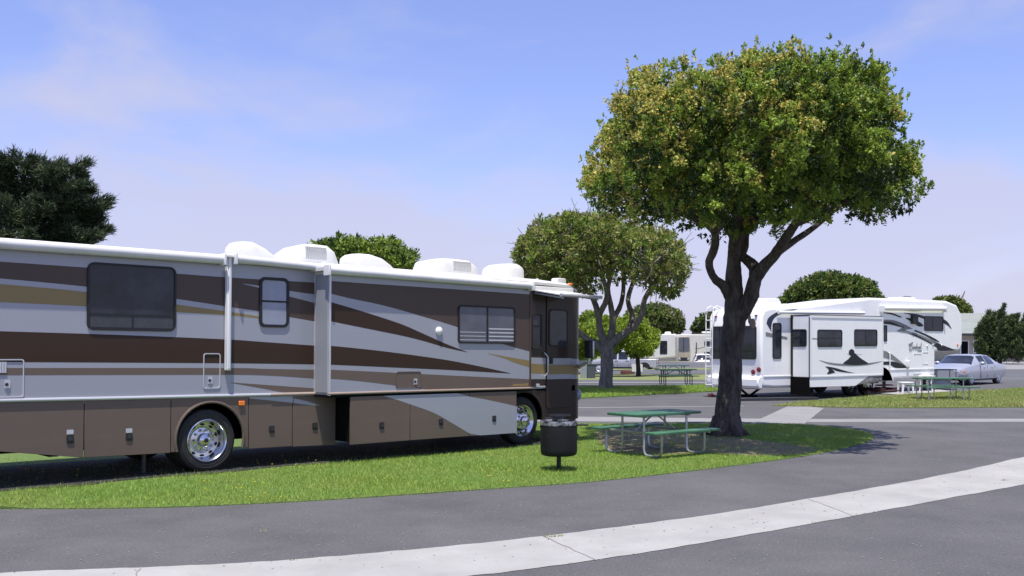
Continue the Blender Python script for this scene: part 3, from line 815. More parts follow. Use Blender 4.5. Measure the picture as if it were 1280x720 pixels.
# entry step
u0, z0 = K.side(688, 520, .15); mb = MB()
mb.box(u0-.05, u0+.55, -.32, .1, .30, .335); mb.box(u0-.03, u0+.53, -.05, .1, .335, .5); mb.build('entry_step', M_darksteel, mh, bevel=.006)
# door awning, drawn out on its arms
a = K.side(668, 362.5, .02); mb = MB()
uA = K.side(668, 360, .05)[0]; zA = z_roof-.20
uB = u_f-.28
outv = .78
mb.prism([(uA, zA-.0), (uB, zA), (uB, zA+.02), (uA, zA+.02)], lambda p, q, h: (p, -h, q-.16*h), .02, outv, 0)
da = mb.build('door_awning', [M_whiteplastic], mh)
mb = MB(); mb.tube([(uA-.02, -outv, zA-.115), (uB+.05, -outv, zA-.115)], .035, 10); mb.build('roller', M_trim, da)
for u in (uA+.05, uB-.04):
    mb = MB(); mb.box(u-.015, u+.015, -outv, -.01, 0, .03, 0, Matrix.Translation((0, 0, zA-.06)) @ Matrix.Rotation(R(9), 4, 'X')); mb.build('awning_arm', M_trim, da)
mb = MB(); mb.box(uA-.02, uB+.02, -.06, .0, zA+.0, zA+.09); mb.build('awning_case', M_roofw, da, bevel=.012)
# mirror on its arm, reaching forward from the front corner
pm = K.side(736, 436, .40)
um, zm = pm
mb = MB(); mb.box(um-.05, um+.05, -.48, -.31, zm-.19, zm+.17, 0)
mir = mb.build('mirror', M_black, mh, bevel=.03)
mb = MB(); mb.box(um+.052, um+.10, -.47, -.31, zm-.18, zm+.16); mb.build('mirror_shell', M_trim, mir, bevel=.02)
mb = MB(); mb.tube([(um+.02, -.40, zm-.18), (um+.02, -.39, zm-.27), (u_f+.02, .02, zm-.36)], [.03, .035, .045], 8); mb.build('mirror_arm', M_trim, mir)
p = K.end(726.5, 501, u_f+.06)
mb = MB(); mb.ball((u_f+.02, .07, z_belt-.2), (.09, .07, .12)); mb.build('headlight', M_glassb, mh)
# ---- awnings along the roof edge
def roller(x0, x1, ya, yb, v, r, name='awning'):
    a = K.side(x0, ya, v); b = K.side(x1, yb, v); mb = MB()
    n = 14; prof = []
    for k in range(n):
        t = 2*math.pi*k/n
        prof.append((math.cos(t)*r*.95, math.sin(t)*r*1.0))
    vs = [(a[0], -(v-p), a[1]+q) for p, q in prof]+[(b[0], -(v-p), b[1]+q) for p, q in prof]
    fs = [list(range(n)), list(range(n, 2*n))]+[(k, (k+1) % n, n+(k+1) % n, n+k) for k in range(n)]
    mb.add(vs, fs); mb.box(a[0], b[0], -(v-r*.2), .02, min(a[1], b[1])+r*.45, (a[1]+b[1])/2+r*1.02)
    o = mb.build(name, M_roofw, mh); return o, a, b
aw, a, b = roller(-40, 279, 301.3, 324.3, .09, .072)
aw2, a2, b2 = roller(293, 404, 323.3, 334.6, .09, .062)
aw3, a3, b3 = roller(409, 664, 337.4, 357.6, S+.06, .065)
for (o_, A, B) in ((aw, a, b), (aw2, a2, b2), (aw3, a3, b3)):
    for q in (A, B):
        mb = MB(); mb.box(q[0]-.02, q[0]+.02, -(S+.15 if o_ is aw3 else .17), -(S-.02 if o_ is aw3 else 0), q[1]-.09, q[1]+.085)
        mb.build('end_bracket', M_whiteplastic, o_, bevel=.01)
# patio awning arm (the white upright on the wall)
p0 = K.side(286.7, 317, .07); p1 = K.side(286.7, 463, .07)
mb = MB(); mb.box(p0[0]-.038, p0[0]+.038, -.085, -.012, p1[1], p0[1]); mb.box(p0[0]-.02, p0[0]+.02, -.10, -.085, p1[1]+.02, p0[1]-.05)
mb.box(p0[0]-.07, p0[0]+.12, -.13, -.02, p0[1]-.06, p0[1]-.02)
mb.build('awning_arm', M_whiteplastic, aw, bevel=.01)
# ---- roof equipment
def roofx(px, y=1.0): 
    o, d = K.ray(px, 320); t = (y-o.y)/d.y; return (o+d*t).x
def roofz(py, px, y=1.0):
    o, d = K.ray(px, py); t = (y-o.y)/d.y; return (o+d*t).z
zr = z_roof+.05
def dome(x0, x1, ytop, yc, name, wid, prof, grille=None, m=M_roofw):
    u0, u1 = roofx(x0, yc), roofx(x1, yc); zt = roofz(ytop, (x0+x1)/2, yc)
    mb = MB(); n = len(prof); rows = []
    for t, h, ww in prof:
        u = u0+(u1-u0)*t; z = zr+(zt-zr)*h; row = []
        for k in range(9):
            a = math.pi*k/8; ca = math.copysign(abs(math.cos(a))**.4, math.cos(a)); sa = math.sin(a)**.4
            row.append((u, yc+wid/2*ww*ca, zr-.02+(z-zr+.02)*sa))
        rows.append(row)
    vs = [p for r_ in rows for p in r_]; fs = []
    for i in range(n-1):
        for k in range(8): fs.append((i*9+k, i*9+k+1, (i+1)*9+k+1, (i+1)*9+k))
    fs += [list(range(9)), list(range(len(vs)-9, len(vs)))]
    mb.add(vs, fs); o = mb.build(name, m, mh, smooth=50)
    if grille:
        g0, g1 = u0+(u1-u0)*grille[0], u0+(u1-u0)*grille[1]; gb = MB(); yf = yc-wid/2*.985
        for k in range(12):
            uu = g0+(g1-g0)*(k+.5)/12; gb.box(uu-.008, uu+.012, yf-.006, yf+.05, zr+(zt-zr)*.28, zr+(zt-zr)*.80)
        gb.build('grille', M_ventgrey, o)
    return o
dome(290, 337, 303.5, .75, 'vent_cover', .62, [(0, .35, .8), (.03, .8, .95), (.1, .98, 1), (.35, 1, 1), (.65, .72, 1), (.9, .3, 1), (1, .05, .95)])
dome(349, 411, 305.5, .85, 'air_conditioner', .75, [(0, .3, .7), (.08, .55, .9), (.25, .85, 1), (.45, 1, 1), (.78, .97, 1), (.9, .75, .95), (1, .25, .8)], (.28, .7))
dome(434, 481, 318.8, .8, 'vent_cover', .62, [(0, .3, .8), (.04, .85, .95), (.12, 1, 1), (.4, 1, 1), (.7, .8, 1), (.92, .35, 1), (1, .05, .95)])
dome(526, 586, 324.0, .85, 'air_conditioner', .75, [(0, .3, .7), (.08, .8, .9), (.3, .98, 1), (.55, 1, 1), (.8, .96, 1), (.92, .7, .95), (1, .2, .8)], (.4, .78))
dome(613, 644, 330.0, .75, 'satellite_dome', .9, [(0, .1, .45), (.06, .45, .7), (.2, .82, .92), (.35, .98, 1), (.6, 1, 1), (.78, .85, .92), (.92, .5, .7), (1, .1, .45)])
# running lamps and horn on the front roof
u, z = roofx(699, .4), roofz(354, 699, .4)
mb = MB(); mb.prism(rrect(u-.13, u+.13, z-.08, z+.10, .04), lambda p, q, h: (p, h, q), .32, .5); mb.build('roof_lamp', M_whiteplastic, mh, bevel=.01)
u, z = roofx(672, .4), roofz(352, 672, .4)
mb = MB(); mb.lathe([(.045, -.1), (.045, .02), (.025, .03), (.02, .06), (.001, .065)], 12, Matrix.Translation((u, .4, z))); mb.build('antenna', M_whiteplastic, mh)
u, z = K.side(712.5, 355.5, -.15)
mb = MB(); mb.ball((u, .15, z), (.07, .04, .03)); mb.build('marker_lamp', M_amber, mh)
# ---- levelling jack
u, z = K.side(180, 575, -.25); mb = MB(); mb.tube([(u, .25, .55), (u, .25, .04)], .03, 10); mb.lathe([(.14, 0), (.14, .025), (.05, .04)], 16, Matrix.Translation((u, .25, .0)), 0)
mb.build('levelling_jack', M_darksteel, mh)
# ---- wheels
def coach_wheel(u, yface, dish, dual):
    T = Matrix.Translation((u, yface, zc)) @ Matrix.Rotation(R(90), 4, 'X')   # local +z points outwards (-y)
    mb = MB(); r = .465
    mb.lathe([(.30, -.26), (.42, -.27), (.455, -.24), (r, -.20), (r, -.06), (.455, -.025), (.43, -.005), (.38, .004), (.335, .0), (.312, -.012), (.30, -.05), (.30, -.26)], 56, T, 0, cap=False)
    if dual: mb.lathe([(.30, -.56), (.42, -.57), (r, -.52), (r, -.36), (.42, -.31), (.30, -.31)], 40, T, 0, cap=False)
    for rr in (.36, .405): mb.lathe([(rr-.004, .002), (rr, .006), (rr+.004, .002)], 56, T, 0, cap=False)
    o = mb.build('wheel', M_tyre, mh)
    rb = MB()
    if dual:
        rb.lathe([(.312, -.03), (.318, .004), (.308, .012), (.292, .0), (.283, -.05), (.275, -.13), (.262, -.165), (.20, -.17), (.19, -.155), (.178, -.15), (.12, -.145), (.10, -.14), (.10, -.06), (.09, -.045), (.001, -.035)], 56, T, 0, cap=False)
        hole_r, hz, lug_r, lz, lh = .232, -.165, .152, -.15, .07
    else:
        rb.lathe([(.312, -.03), (.318, .004), (.308, .014), (.292, .006), (.28, -.03), (.25, -.045), (.21, -.02), (.175, .03), (.12, .045), (.09, .045), (.085, .09), (.06, .105), (.001, .11)], 56, T, 0, cap=False)
        hole_r, hz, lug_r, lz, lh = .232, -.028, .145, .036, .03
    rim = rb.build('rim', M_chrome, o, smooth=50)
    hole0 = None
    for k in range(10):
        a = 2*math.pi*(k+.5)/10
        M = T @ Matrix.Translation((hole_r*math.cos(a), hole_r*math.sin(a), hz+.003)) @ Matrix.Rotation(a, 4, 'Z') @ Matrix.Diagonal((.55, 1, 1, 1))
        hb = MB(); hb.lathe([(.032, 0), (.032, .006)], 14, M, 0); hb.build('hand_hole', M_hole, o)
    for k in range(10):
        a = 2*math.pi*k/10
        M = T @ Matrix.Translation((lug_r*math.cos(a), lug_r*math.sin(a), lz))
        hb = MB(); hb.lathe([(.021, 0), (.021, lh*.7), (.014, lh), (.001, lh)], 6, M, 0); hb.build('lug_nut', M_chrome, o)
    if dual: hb = MB(); hb.lathe([(.035, -.036), (.033, -.024), (.001, -.022)], 16, T, 0); hb.build('hub_cap', M_hole, o)
    return o
coach_wheel(0, -.0+.03, .17, True)
coach_wheel(fw[0], .035, .0, False)
def far_wheel(u):
    T = Matrix.Translation((u, W-.05, zc)) @ Matrix.Rotation(R(90), 4, 'X'); mb = MB()
    mb.lathe([(.2, 0), (.42, 0), (.465, .05), (.465, .24), (.42, .28), (.2, .28)], 40, T); return mb.build('wheel', M_tyre, mh)
far_wheel(0); far_wheel(fw[0])
# ------------------------------------------------------------------ trees
def seg_dist(P, poly):
    d = np.full(len(P), 1e9); n = len(poly)
    for i in range(n):
        a = np.array(poly[i]); b = np.array(poly[(i+1) % n]); ab = b-a
        t = np.clip(((P-a)@ab)/(ab@ab), 0, 1); d = np.minimum(d, np.linalg.norm(P-(a+t[:, None]*ab), axis=1))
    return d
def blobs_in_outline(outline, Yc, depth, n, rmin, rmax, rng, hollow=None, Xc=None, shell=.55, inset=.9, sep=.44):
    """crown clumps filling a real volume whose front outline is the given one (photo px) at distance Yc"""
    O = [tuple(at(px, Yc, py)[[0, 2][k]] for k in (0, 1)) for px, py in outline]
    A = np.array(O); lo, hi = A.min(0), A.max(0); c = (lo+hi)/2; hw = (hi-lo)/2
    out = []
    tries = 0
    while len(out) < n and tries < 60000:
        tries += 1
        r = rng.uniform(rmin, rmax)
        p = rng.random(2)*(hi-lo)+lo
        if not inpoly(p[None], O)[0] or seg_dist(p[None], O)[0] < r*.80: continue
        e = ((p-c)/hw); rad = math.sqrt(max(0, 1-min(1, (e**2).sum()*.9)))
        D = max(0, depth*rad-r*.3)
        y = rng.uniform(-1, 1)*D
        f = Yc/(Yc+y); pj = np.array([p[0]*f, EYE+(p[1]-EYE)*f])     # nearer clumps show larger: keep them inside the outline too
        if not inpoly(pj[None], O)[0] or seg_dist(pj[None], O)[0] < r*f*inset: continue
        if hollow and p[1] < hollow[0] and abs(y) < D*.75 and abs(e[0]) < hollow[1] : continue
        if shell and rng.random() < shell and abs(y) < D*.6 and seg_dist(p[None], O)[0] > r*1.5: continue
        q = np.array([p[0], Yc+y, p[1]])
        if any(np.linalg.norm(q-b[0]) < sep*(r+b[1]) for b in out): continue
        out.append((q, r))
    return out
def surface_points(blobs, dens, rng, inner=.8, flat=1.):
    Ps, Ns, Bi = [], [], []
    C = np.array([b[0] for b in blobs]); Rr = np.array([b[1] for b in blobs])
    for i, (c, r) in enumerate(blobs):
        k = max(4, int(4*math.pi*r*r*dens))
        d = rng.normal(0, 1, (k, 3)); d /= np.linalg.norm(d, axis=1)[:, None]
        rr = r*(1+rng.normal(0, .10, k))
        p = c+d*rr[:, None]*np.array([1, 1, flat])
        dist = np.linalg.norm(p[:, None]-C[None], axis=2)/Rr[None]; dist[:, i] = 9
        ok = (dist > inner).all(1)
        Ps.append(p[ok]); Ns.append(d[ok]); Bi.append(np.full(ok.sum(), i))
    return np.concatenate(Ps), np.concatenate(Ns), np.concatenate(Bi)
def rosettes(P, Nn, per, length, width, spread, rng, up=.35, stem=.0, low=.15):
    """a tuft of leaves at each point; returns corners (4 per leaf) and the index of its tuft"""
    k = len(P)
    N2 = Nn+np.array([0, 0, up]); N2 /= np.linalg.norm(N2, axis=1)[:, None]
    idx = np.repeat(np.arange(k), per); n = len(idx)
    ax = N2[idx]; along = rng.random(n)[:, None]
    d = ax*rng.uniform(low, 1.1, n)[:, None]+rng.normal(0, spread, (n, 3)); d /= np.linalg.norm(d, axis=1)[:, None]
    t = N2[idx]+rng.normal(0, .55, (n, 3)); s = np.cross(d, t); s /= np.linalg.norm(s, axis=1)[:, None]+1e-9
    up_ = np.cross(s, d)
    Ls = length*rng.uniform(.6, 1.25, n)[:, None]; Ws = width*rng.uniform(.7, 1.3, n)[:, None]
    base = P[idx]+(rng.normal(0, length*.25, (n, 3)) if not stem else ax*along*stem+rng.normal(0, .008, (n, 3)))+d*Ls*.08
    if stem: Ls = Ls*(1.1-.5*along)
    b = base; l = base+d*Ls*.5+s*Ws*.5+up_*Ws*.18; tip = base+d*Ls-up_*Ls*.12; r = base+d*Ls*.5-s*Ws*.5+up_*Ws*.18
    return np.stack([b, l, tip, r], 1).reshape(-1, 3), idx
def limb(p0, p1, n=6, wob=.12, sag=0., rng=random):
    p0, p1 = Vector(p0), Vector(p1); d = (p1-p0).length; out = [p0]
    for i in range(1, n):
        t = i/n
        out.append(p0.lerp(p1, t)+Vector((rng.uniform(-1, 1), rng.uniform(-1, 1), rng.uniform(-1, 1)))*wob*d*.35+Vector((0, 0, -sag*d*math.sin(math.pi*t))))
    out.append(p1); return out
def taper(r0, r1, n): return [r0+(r1-r0)*(i/(n-1))**.8 for i in range(n)]
def refine(pts, rad, k=4):
    """denser, smoother polyline"""
    P = [Vector(p) for p in pts]; Q, RR = [], []
    E = [P[0]*2-P[1]]+P+[P[-1]*2-P[-2]]
    for i in range(1, len(E)-2):
        for s in range(k):
            t = s/k
            Q.append(.5*(2*E[i]+(E[i+1]-E[i-1])*t+(2*E[i-1]-5*E[i]+4*E[i+1]-E[i+2])*t*t+(3*E[i]-E[i-1]-3*E[i+1]+E[i+2])*t**3))
            RR.append(rad[i-1]+(rad[i]-rad[i-1])*t)
    Q.append(P[-1]); RR.append(rad[-1]); return Q, RR

# ---- the big tree by the picnic table
def big_tree():
    Y0 = EYE*F/(545-HZ); base = at(908, Y0, 545)
    t = thing('tree', 'tall round-crowned tree with a thick dark forked trunk standing beside the front picnic table', 'tree', base, 0)
    rng = np.random.default_rng(12); random.seed(5)
    def w(px, py, dy=0.):
        dy -= 1.5*min(1, max(0, (330-py)/120)); p = at(px, Y0+dy*.6, py); return Vector((p.x-base.x, dy, p.z-base.z))
    S_ = Y0/F
    tr = MB()
    def limbpx(pts, n=14, wob=.07, k=4):
        P = [w(p[0], p[1], p[3] if len(p) > 3 else 0) for p in pts]; rad = [p[2]*S_ for p in pts]
        q, r = refine(P, rad, k); tr.tube(q, r, n, 0, wob)
    limbpx([(907, 550, 24), (908, 543, 20), (908, 530, 16.5), (910, 505, 15), (913, 475, 14.5), (914, 440, 13.6), (917, 410, 14), (919, 392, 14), (918, 375, 12), (917, 352, 10.5), (917, 325, 8.5), (917, 300, 7.5), (918, 270, 6.5), (920, 235, 5), (924, 190, 3.5)], 22, .05, 5)
    for a in np.linspace(0, 6.2, 7): # root flare
        p = Vector((math.cos(a), math.sin(a), 0)); tr.tube([p*.16+Vector((0, 0, .38)), p*.27+Vector((0, 0, .14)), p*(.46+.12*random.random())+Vector((0, 0, -.06))], [.14, .11, .05], 10, 0, .08)
    limbpx([(922, 402, 8.5, -.08), (931, 384, 9.5, -.18), (938, 368, 9.5, -.25), (942, 350, 8, -.3), (951, 335, 7.5, -.5), (964, 320, 6.5, -.6), (973, 303, 6, -.8), (983, 285, 5, -1.0), (1000, 255, 4, -1.3), (1020, 220, 2.5, -1.5)])
    limbpx([(941, 352, 7, -.3), (942, 335, 7.5, -.2), (933, 325, 6, 0), (927, 319, 5.5, .1), (930, 308, 5.5, .2), (932, 290, 5, .4), (945, 260, 4, .9), (960, 225, 3, 1.4)])
    limbpx([(914, 372, 8, .0), (904, 358, 6, -.15), (893, 350, 5, -.3), (887, 341, 4.6, -.4), (884, 328, 4.8, -.5), (889, 312, 5, -.6), (887, 294, 4.5, -.8), (872, 283, 4, -1.1), (850, 276, 3.5, -1.3), (828, 268, 3, -1.5), (800, 255, 2.2, -1.8)])
    limbpx([(887, 296, 4.2, -.8), (895, 280, 3.6, -.8), (890, 250, 3, -1.2), (870, 215, 2, -1.6)])
    limbpx([(917, 300, 6, 0), (905, 280, 4.5, .5), (880, 262, 4, 1.0), (850, 240, 3, 1.6), (820, 215, 2, 2)])
    limbpx([(964, 320, 5, -.6), (985, 305, 4, -.3), (1015, 285, 3.4, .2), (1050, 255, 3, .6), (1085, 225, 2, .8)])
    limbpx([(983, 285, 4.2, -1), (1020, 268, 3.6, -1.2), (1060, 250, 3, -1.2), (1100, 235, 2, -1.2)])
    limbpx([(918, 270, 5, 0), (935, 240, 4, -.6), (950, 190, 3, -1.1), (955, 140, 2, -1.2)])
    limbpx([(920, 300, 5, 0), (950, 270, 4, 1.0), (985, 240, 3, 1.8), (1010, 200, 2, 2.2)])
    outline = [(722, 222), (738, 182), (762, 150), (768, 112), (800, 84), (850, 62), (885, 66), (930, 70), (980, 60), (1040, 64), (1080, 76), (1108, 98), (1128, 130), (1146, 160), (1150, 190), (1169, 218), (1164, 258), (1136, 286), (1100, 290), (1070, 282), (1052, 310), (1020, 316), (1004, 290), (980, 300), (950, 318), (905, 312), (858, 322), (815, 318), (785, 296), (758, 284), (730, 276), (716, 248)]
    YC = Y0-1.8
    bl = blobs_in_outline(outline, YC, 3.5, 170, .28, .72, rng, hollow=(at(0, YC, 268).z, .6), shell=.6, inset=1.2, sep=.53)
    bl = [(b[0]-np.array(base), b[1]) for b in bl]
    # limbs out to the clumps
    forks = [w(918, 270), w(983, 285, -1), w(850, 276, -1.3), w(945, 260, .9), w(1050, 255, .6), w(880, 262, 1.0), w(955, 190, -1.1), w(1010, 210, 2), w(870, 215, -1.6)]
    for c, r in bl:
        c = Vector(c); f = min(forks, key=lambda q: (q-c).length)
        if random.random() < .7: tr.tube(limb(f, c, 5, .12), taper(.035, .008, 6), 6)
    tr.build('trunk', M_bark, t, smooth=80)
    sc_ = w(935, 405); mb = MB(); mb.ball((sc_.x, -.40, sc_.z), (.07, .05, .11), 12, 8); mb.ball((sc_.x-.06, -.385, sc_.z+.09), (.035, .04, .10), 10, 6); mb.build('pruning_scar', M_scar, t)
    P, Nn, Bi = surface_points(bl, 10, rng, .86)
    kp = (Nn[:, 2] > -.2) | (rng.random(len(P)) < .3); P, Nn, Bi = P[kp], Nn[kp], Bi[kp]
    # each point becomes a small upright clump of several leaf tufts
    m = 9; o_ = rng.normal(0, 1, (len(P)*m, 3)); o_ /= np.linalg.norm(o_, axis=1)[:, None]
    ax_ = np.repeat(Nn*.6+np.array([0, 0, .75]), m, axis=0); ax_ /= np.linalg.norm(ax_, axis=1)[:, None]
    dt = (o_*ax_).sum(1); o_ = np.where((dt < 0)[:, None], o_-2*dt[:, None]*ax_, o_)
    P = np.repeat(P, m, axis=0)+o_*rng.uniform(.05, .155, len(o_))[:, None]; ci = np.repeat(np.arange(len(Bi)), m); Bi = np.repeat(Bi, m)
    Nn = o_*.7+ax_; Nn /= np.linalg.norm(Nn, axis=1)[:, None]
    # shoots that stand out of the crown
    k = len(P); sh = rng.random(k) < .07; P = P+Nn*np.where(sh, rng.uniform(.05, .2, k), 0)[:, None]+np.array([0, 0, 1])*np.where(sh & (Nn[:, 2] > .3), .1, 0)[:, None]
    V, idx = rosettes(P, Nn, 13, .082, .038, .5, rng, .4, stem=.11, low=.0)
    n = len(idx)
    wpx = 640+(P[:, 0]+base.x)/(P[:, 1]+base.y)*F; wz = P[:, 2]
    side = 1/(1+np.exp((wpx-965)/90)); top = np.clip((wz-3.6)/2.5, 0, 1)
    pat = .5+.5*np.sin(P[:, 0]*2.3+np.sin(P[:, 2]*2.1)*1.5)*np.sin(P[:, 1]*1.7+P[:, 2])
    pY = np.clip(.8*side*top*(.45+pat)+.07, 0, .85)*(Nn[:, 2] > -.35)
    bf = rng.uniform(.35, 1.7, len(bl))[Bi]; pY = np.clip(pY*bf, 0, .9); fresh = rng.uniform(.05, .5, len(bl))[Bi]+.28*(1-side)
    rr = .75*rng.random(len(ci))[ci]+.25*rng.random(k)
    kindt = np.where(rr < pY, 3, np.where(rr < pY+fresh, 2, np.where(rr < pY+fresh+.42, 0, 1)))
    tuft = kindt[idx]
    # only the inner, youngest leaves of a tuft are yellow
    yl = (tuft == 3) & (((np.arange(n) % 13) < 9)); mi = np.where(tuft == 3, np.where(yl, 3, 0), tuft)
    # inner foliage, all dark leaves, painting shade into the gaps between clumps
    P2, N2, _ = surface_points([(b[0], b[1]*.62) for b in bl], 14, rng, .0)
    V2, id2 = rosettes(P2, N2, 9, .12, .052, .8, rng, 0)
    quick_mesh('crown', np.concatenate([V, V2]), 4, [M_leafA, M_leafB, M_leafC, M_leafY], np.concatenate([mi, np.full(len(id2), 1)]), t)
    print('big tree leaves', n, len(id2), 'blobs', len(bl))
big_tree()

def round_tree(name, label, base_px, Y, outline, depth, nb, rb, dens, per, ll, lw, mats, weights, trunk, seed, up=.3, spread=.55, hollow=None, group=None, bark=None, twigs=0, innerd=10, branch=True, base=None, forks_px=None, twig_r=.018, cat='tree', lean=0., thin=None):
    """a tree with its own trunk and a crown built inside the given outline"""
    if base is None: base = at(base_px[0], Y, base_px[1])
    t = thing(name, label, cat, base, 0, group)
    rng = np.random.default_rng(seed); random.seed(seed)
    bl = blobs_in_outline(outline, Y-lean, depth, nb, rb[0], rb[1], rng, hollow, shell=.35)
    bl = [(b[0]-np.array(base), b[1]) for b in bl]
    S_ = Y/F
    def w(p): q = at(p[0], Y, p[1]); return Vector((q.x-base.x, p[3] if len(p) > 3 else 0, q.z-base.z))
    tr = MB(); forks = []
    for line in trunk:
        P = [w(p) for p in line]; q, r = refine(P, [p[2]*S_ for p in line], 3); tr.tube(q, r, 10, 0, .07); forks += q[len(q)//2:]
    if branch:
        for c, r in bl:
            c = Vector(c); f = min(forks, key=lambda q: (q-c).length+random.random()*.3)
            pts = limb(f, c, 5, .14); tr.tube(pts, taper(twig_r*1.7, twig_r*.5, 6), 5)
            for _ in range(twigs):
                a = pts[random.randint(2, 5)]; d = Vector((random.gauss(0, 1), random.gauss(0, 1), random.gauss(.4, .8))).normalized()*random.uniform(.5, 1.3)*r*1.8
                tr.tube(limb(a, a+d, 3, .2), taper(twig_r*.8, twig_r*.3, 4), 4)
    tr.build('trunk', bark or M_bark2, t, smooth=80)
    P, Nn, Bi = surface_points(bl, dens, rng, .82)
    if thin:                                              # a bare, twiggy patch of the crown
        X_, Y_, Z_ = (P+np.array(base)).T; pxx = X_/Y_*F+640; pyy = HZ-(Z_-EYE)/Y_*F
        e = ((pxx-thin[0])/thin[2])**2+((pyy-thin[1])/thin[3])**2
        kp = ~((e < 1) & (rng.random(len(P)) < thin[4]*np.clip(1.3-e, 0, 1))); P, Nn, Bi = P[kp], Nn[kp], Bi[kp]
    V, idx = rosettes(P, Nn, per, ll, lw, spread, rng, up)
    kinds = rng.choice(len(mats), len(P), p=weights)[idx]
    if innerd:
        P2, N2, _ = surface_points([(b[0], b[1]*.7) for b in bl], innerd, rng, .0)
        V2, id2 = rosettes(P2, N2, 6, ll*1.4, lw*1.6, .8, rng, 0)
        V = np.concatenate([V, V2]); kinds = np.concatenate([kinds, rng.choice(len(mats), len(id2), p=weights)])
    quick_mesh('crown', V, 4, mats, kinds, t)
    return t

g2 = G(756, 487)
round_tree('tree', 'grey-branched round tree on the island lawn behind the cab of the brown motorhome', (756, 487), g2.y,
    [(640, 312), (650, 298), (668, 283), (690, 270), (725, 264), (770, 272), (800, 282), (838, 292), (855, 312), (863, 335), (860, 352), (848, 364), (825, 372), (800, 362), (770, 352), (745, 368), (715, 372), (690, 366), (662, 350), (643, 335)], 4.2, 120, (.45, .95), 18, 12, .16, .07,
    [M_leafD, M_leafA, M_leafO, M_leafC], [.36, .22, .27, .15],
    [[(756, 491, 13), (757, 484, 9), (758, 470, 8), (759, 450, 8), (760, 435, 8.5), (764, 422, 5.5), (766, 400, 4), (763, 380, 3.5), (760, 360, 3), (768, 330, 2.4)],
     [(757, 440, 6), (745, 430, 4.6), (728, 420, 4), (715, 405, 3.2, -.3), (705, 388, 2.8, -.6), (700, 365, 3, -1), (685, 340, 2, -1.4)],
     [(757, 432, 6), (750, 412, 4.4), (748, 395, 4), (742, 375, 3.5), (730, 355, 3, .6), (715, 330, 2.5, 1)],
     [(761, 434, 6), (775, 420, 5, -.3), (792, 407, 4.4, -.6), (800, 390, 3.6, -.8), (802, 375, 3.2, -1), (815, 355, 2.6, -1.3), (835, 335, 2, -1.6)],
     [(785, 412, 4, -.5), (790, 395, 3.6, -.2), (786, 375, 3, .3), (795, 350, 2.6, .9), (805, 325, 1.8, 1.2)],
     [(766, 400, 3.8), (778, 378, 3, .4), (782, 350, 2.5, .8), (780, 315, 1.8, 1)],
     [(748, 395, 4), (757, 372, 3, -.6), (750, 345, 2.5, -1), (740, 305, 1.6, -1.2)]], 21, hollow=(5.2, .55), twigs=8, innerd=2.5, twig_r=.03, lean=1.5, thin=(785, 345, 62, 42, .85))
g3 = G(797, 471)
round_tree('tree', 'small bright lime-green tree with a thin dark trunk in front of the silver pickup', (797, 471), g3.y,
    [(733, 425), (738, 408), (752, 398), (775, 392), (800, 396), (816, 404), (824, 418), (823, 432), (812, 443), (795, 446), (775, 442), (758, 440), (742, 442)], 2.0, 46, (.36, .62), 30, 10, .20, .085, [M_leafL, M_leafC], [.8, .2],
    [[(798, 473, 3.6), (798, 462, 2.8), (797, 448, 2.6), (796, 436, 2.2), (790, 420, 1.6)], [(797, 446, 2), (786, 436, 1.6), (772, 420, 1.2)], [(797, 446, 2), (806, 434, 1.5), (812, 418, 1)]], 31, up=-.25, bark=M_bark3, innerd=10)
g4 = G(731, 470); 
round_tree('tree', 'lime-green tree seen behind the mirror of the brown motorhome', (737, 470), g4.y+6,
    [(712, 430), (718, 405), (728, 392), (742, 388), (752, 398), (756, 420), (752, 440), (740, 450), (722, 450)], 2.2, 30, (.36, .6), 28, 10, .20, .085, [M_leafL, M_leafC, M_leafA], [.5, .3, .2],
    [[(737, 471, 3), (737, 450, 2.4), (736, 425, 1.8)]], 32, up=-.2, bark=M_bark3)
# trees further back, each its own
round_tree('tree', 'green tree whose leafy top shows above the roof of the brown motorhome', (452, 520), 34, [(372, 330), (380, 313), (398, 304), (425, 298), (452, 301), (480, 297), (505, 306), (522, 322), (530, 345), (520, 370), (450, 380), (380, 370), (368, 350)], 2.2, 60, (.35, .6), 30, 11, .15, .065, [M_leafA, M_leafC, M_leafB], [.45, .4, .15],
    [[(450, 500, 7), (451, 450, 6), (450, 400, 5), (452, 350, 3)]], 41, base=Vector((at(452, 34).x, 34, 0)))
round_tree('tree', 'greyish green spreading tree far off above the white motorhomes', (822, 455), 120, [(770, 408), (785, 392), (800, 384), (825, 381), (845, 386), (853, 398), (856, 410), (846, 416), (820, 418), (790, 420)], 3.4, 55, (.7, 1.2), 8, 9, .38, .18, [M_leafD, M_leafA, M_leafG, M_leafB], [.35, .25, .25, .15],
    [[(822, 460, 4), (822, 430, 3), (826, 410, 2), (830, 400, 1.5)], [(822, 430, 2), (808, 412, 1.5), (800, 402, 1)]], 42, hollow=None, base=Vector((at(822, 120).x, 120, -.95)), twig_r=.05)
round_tree('tree', 'small dark green tree peeking out left of the white trailer ladder', (886, 455), 125, [(865, 414), (868, 402), (878, 394), (892, 390), (906, 395), (912, 412), (905, 420), (870, 420)], 2.6, 30, (.6, 1.0), 8, 9, .36, .17, [M_leafA, M_leafB, M_leafG], [.4, .4, .2],
    [[(887, 460, 4), (887, 430, 3), (888, 410, 2)]], 43, base=Vector((at(886, 125).x, 125, -.95)), twig_r=.05)
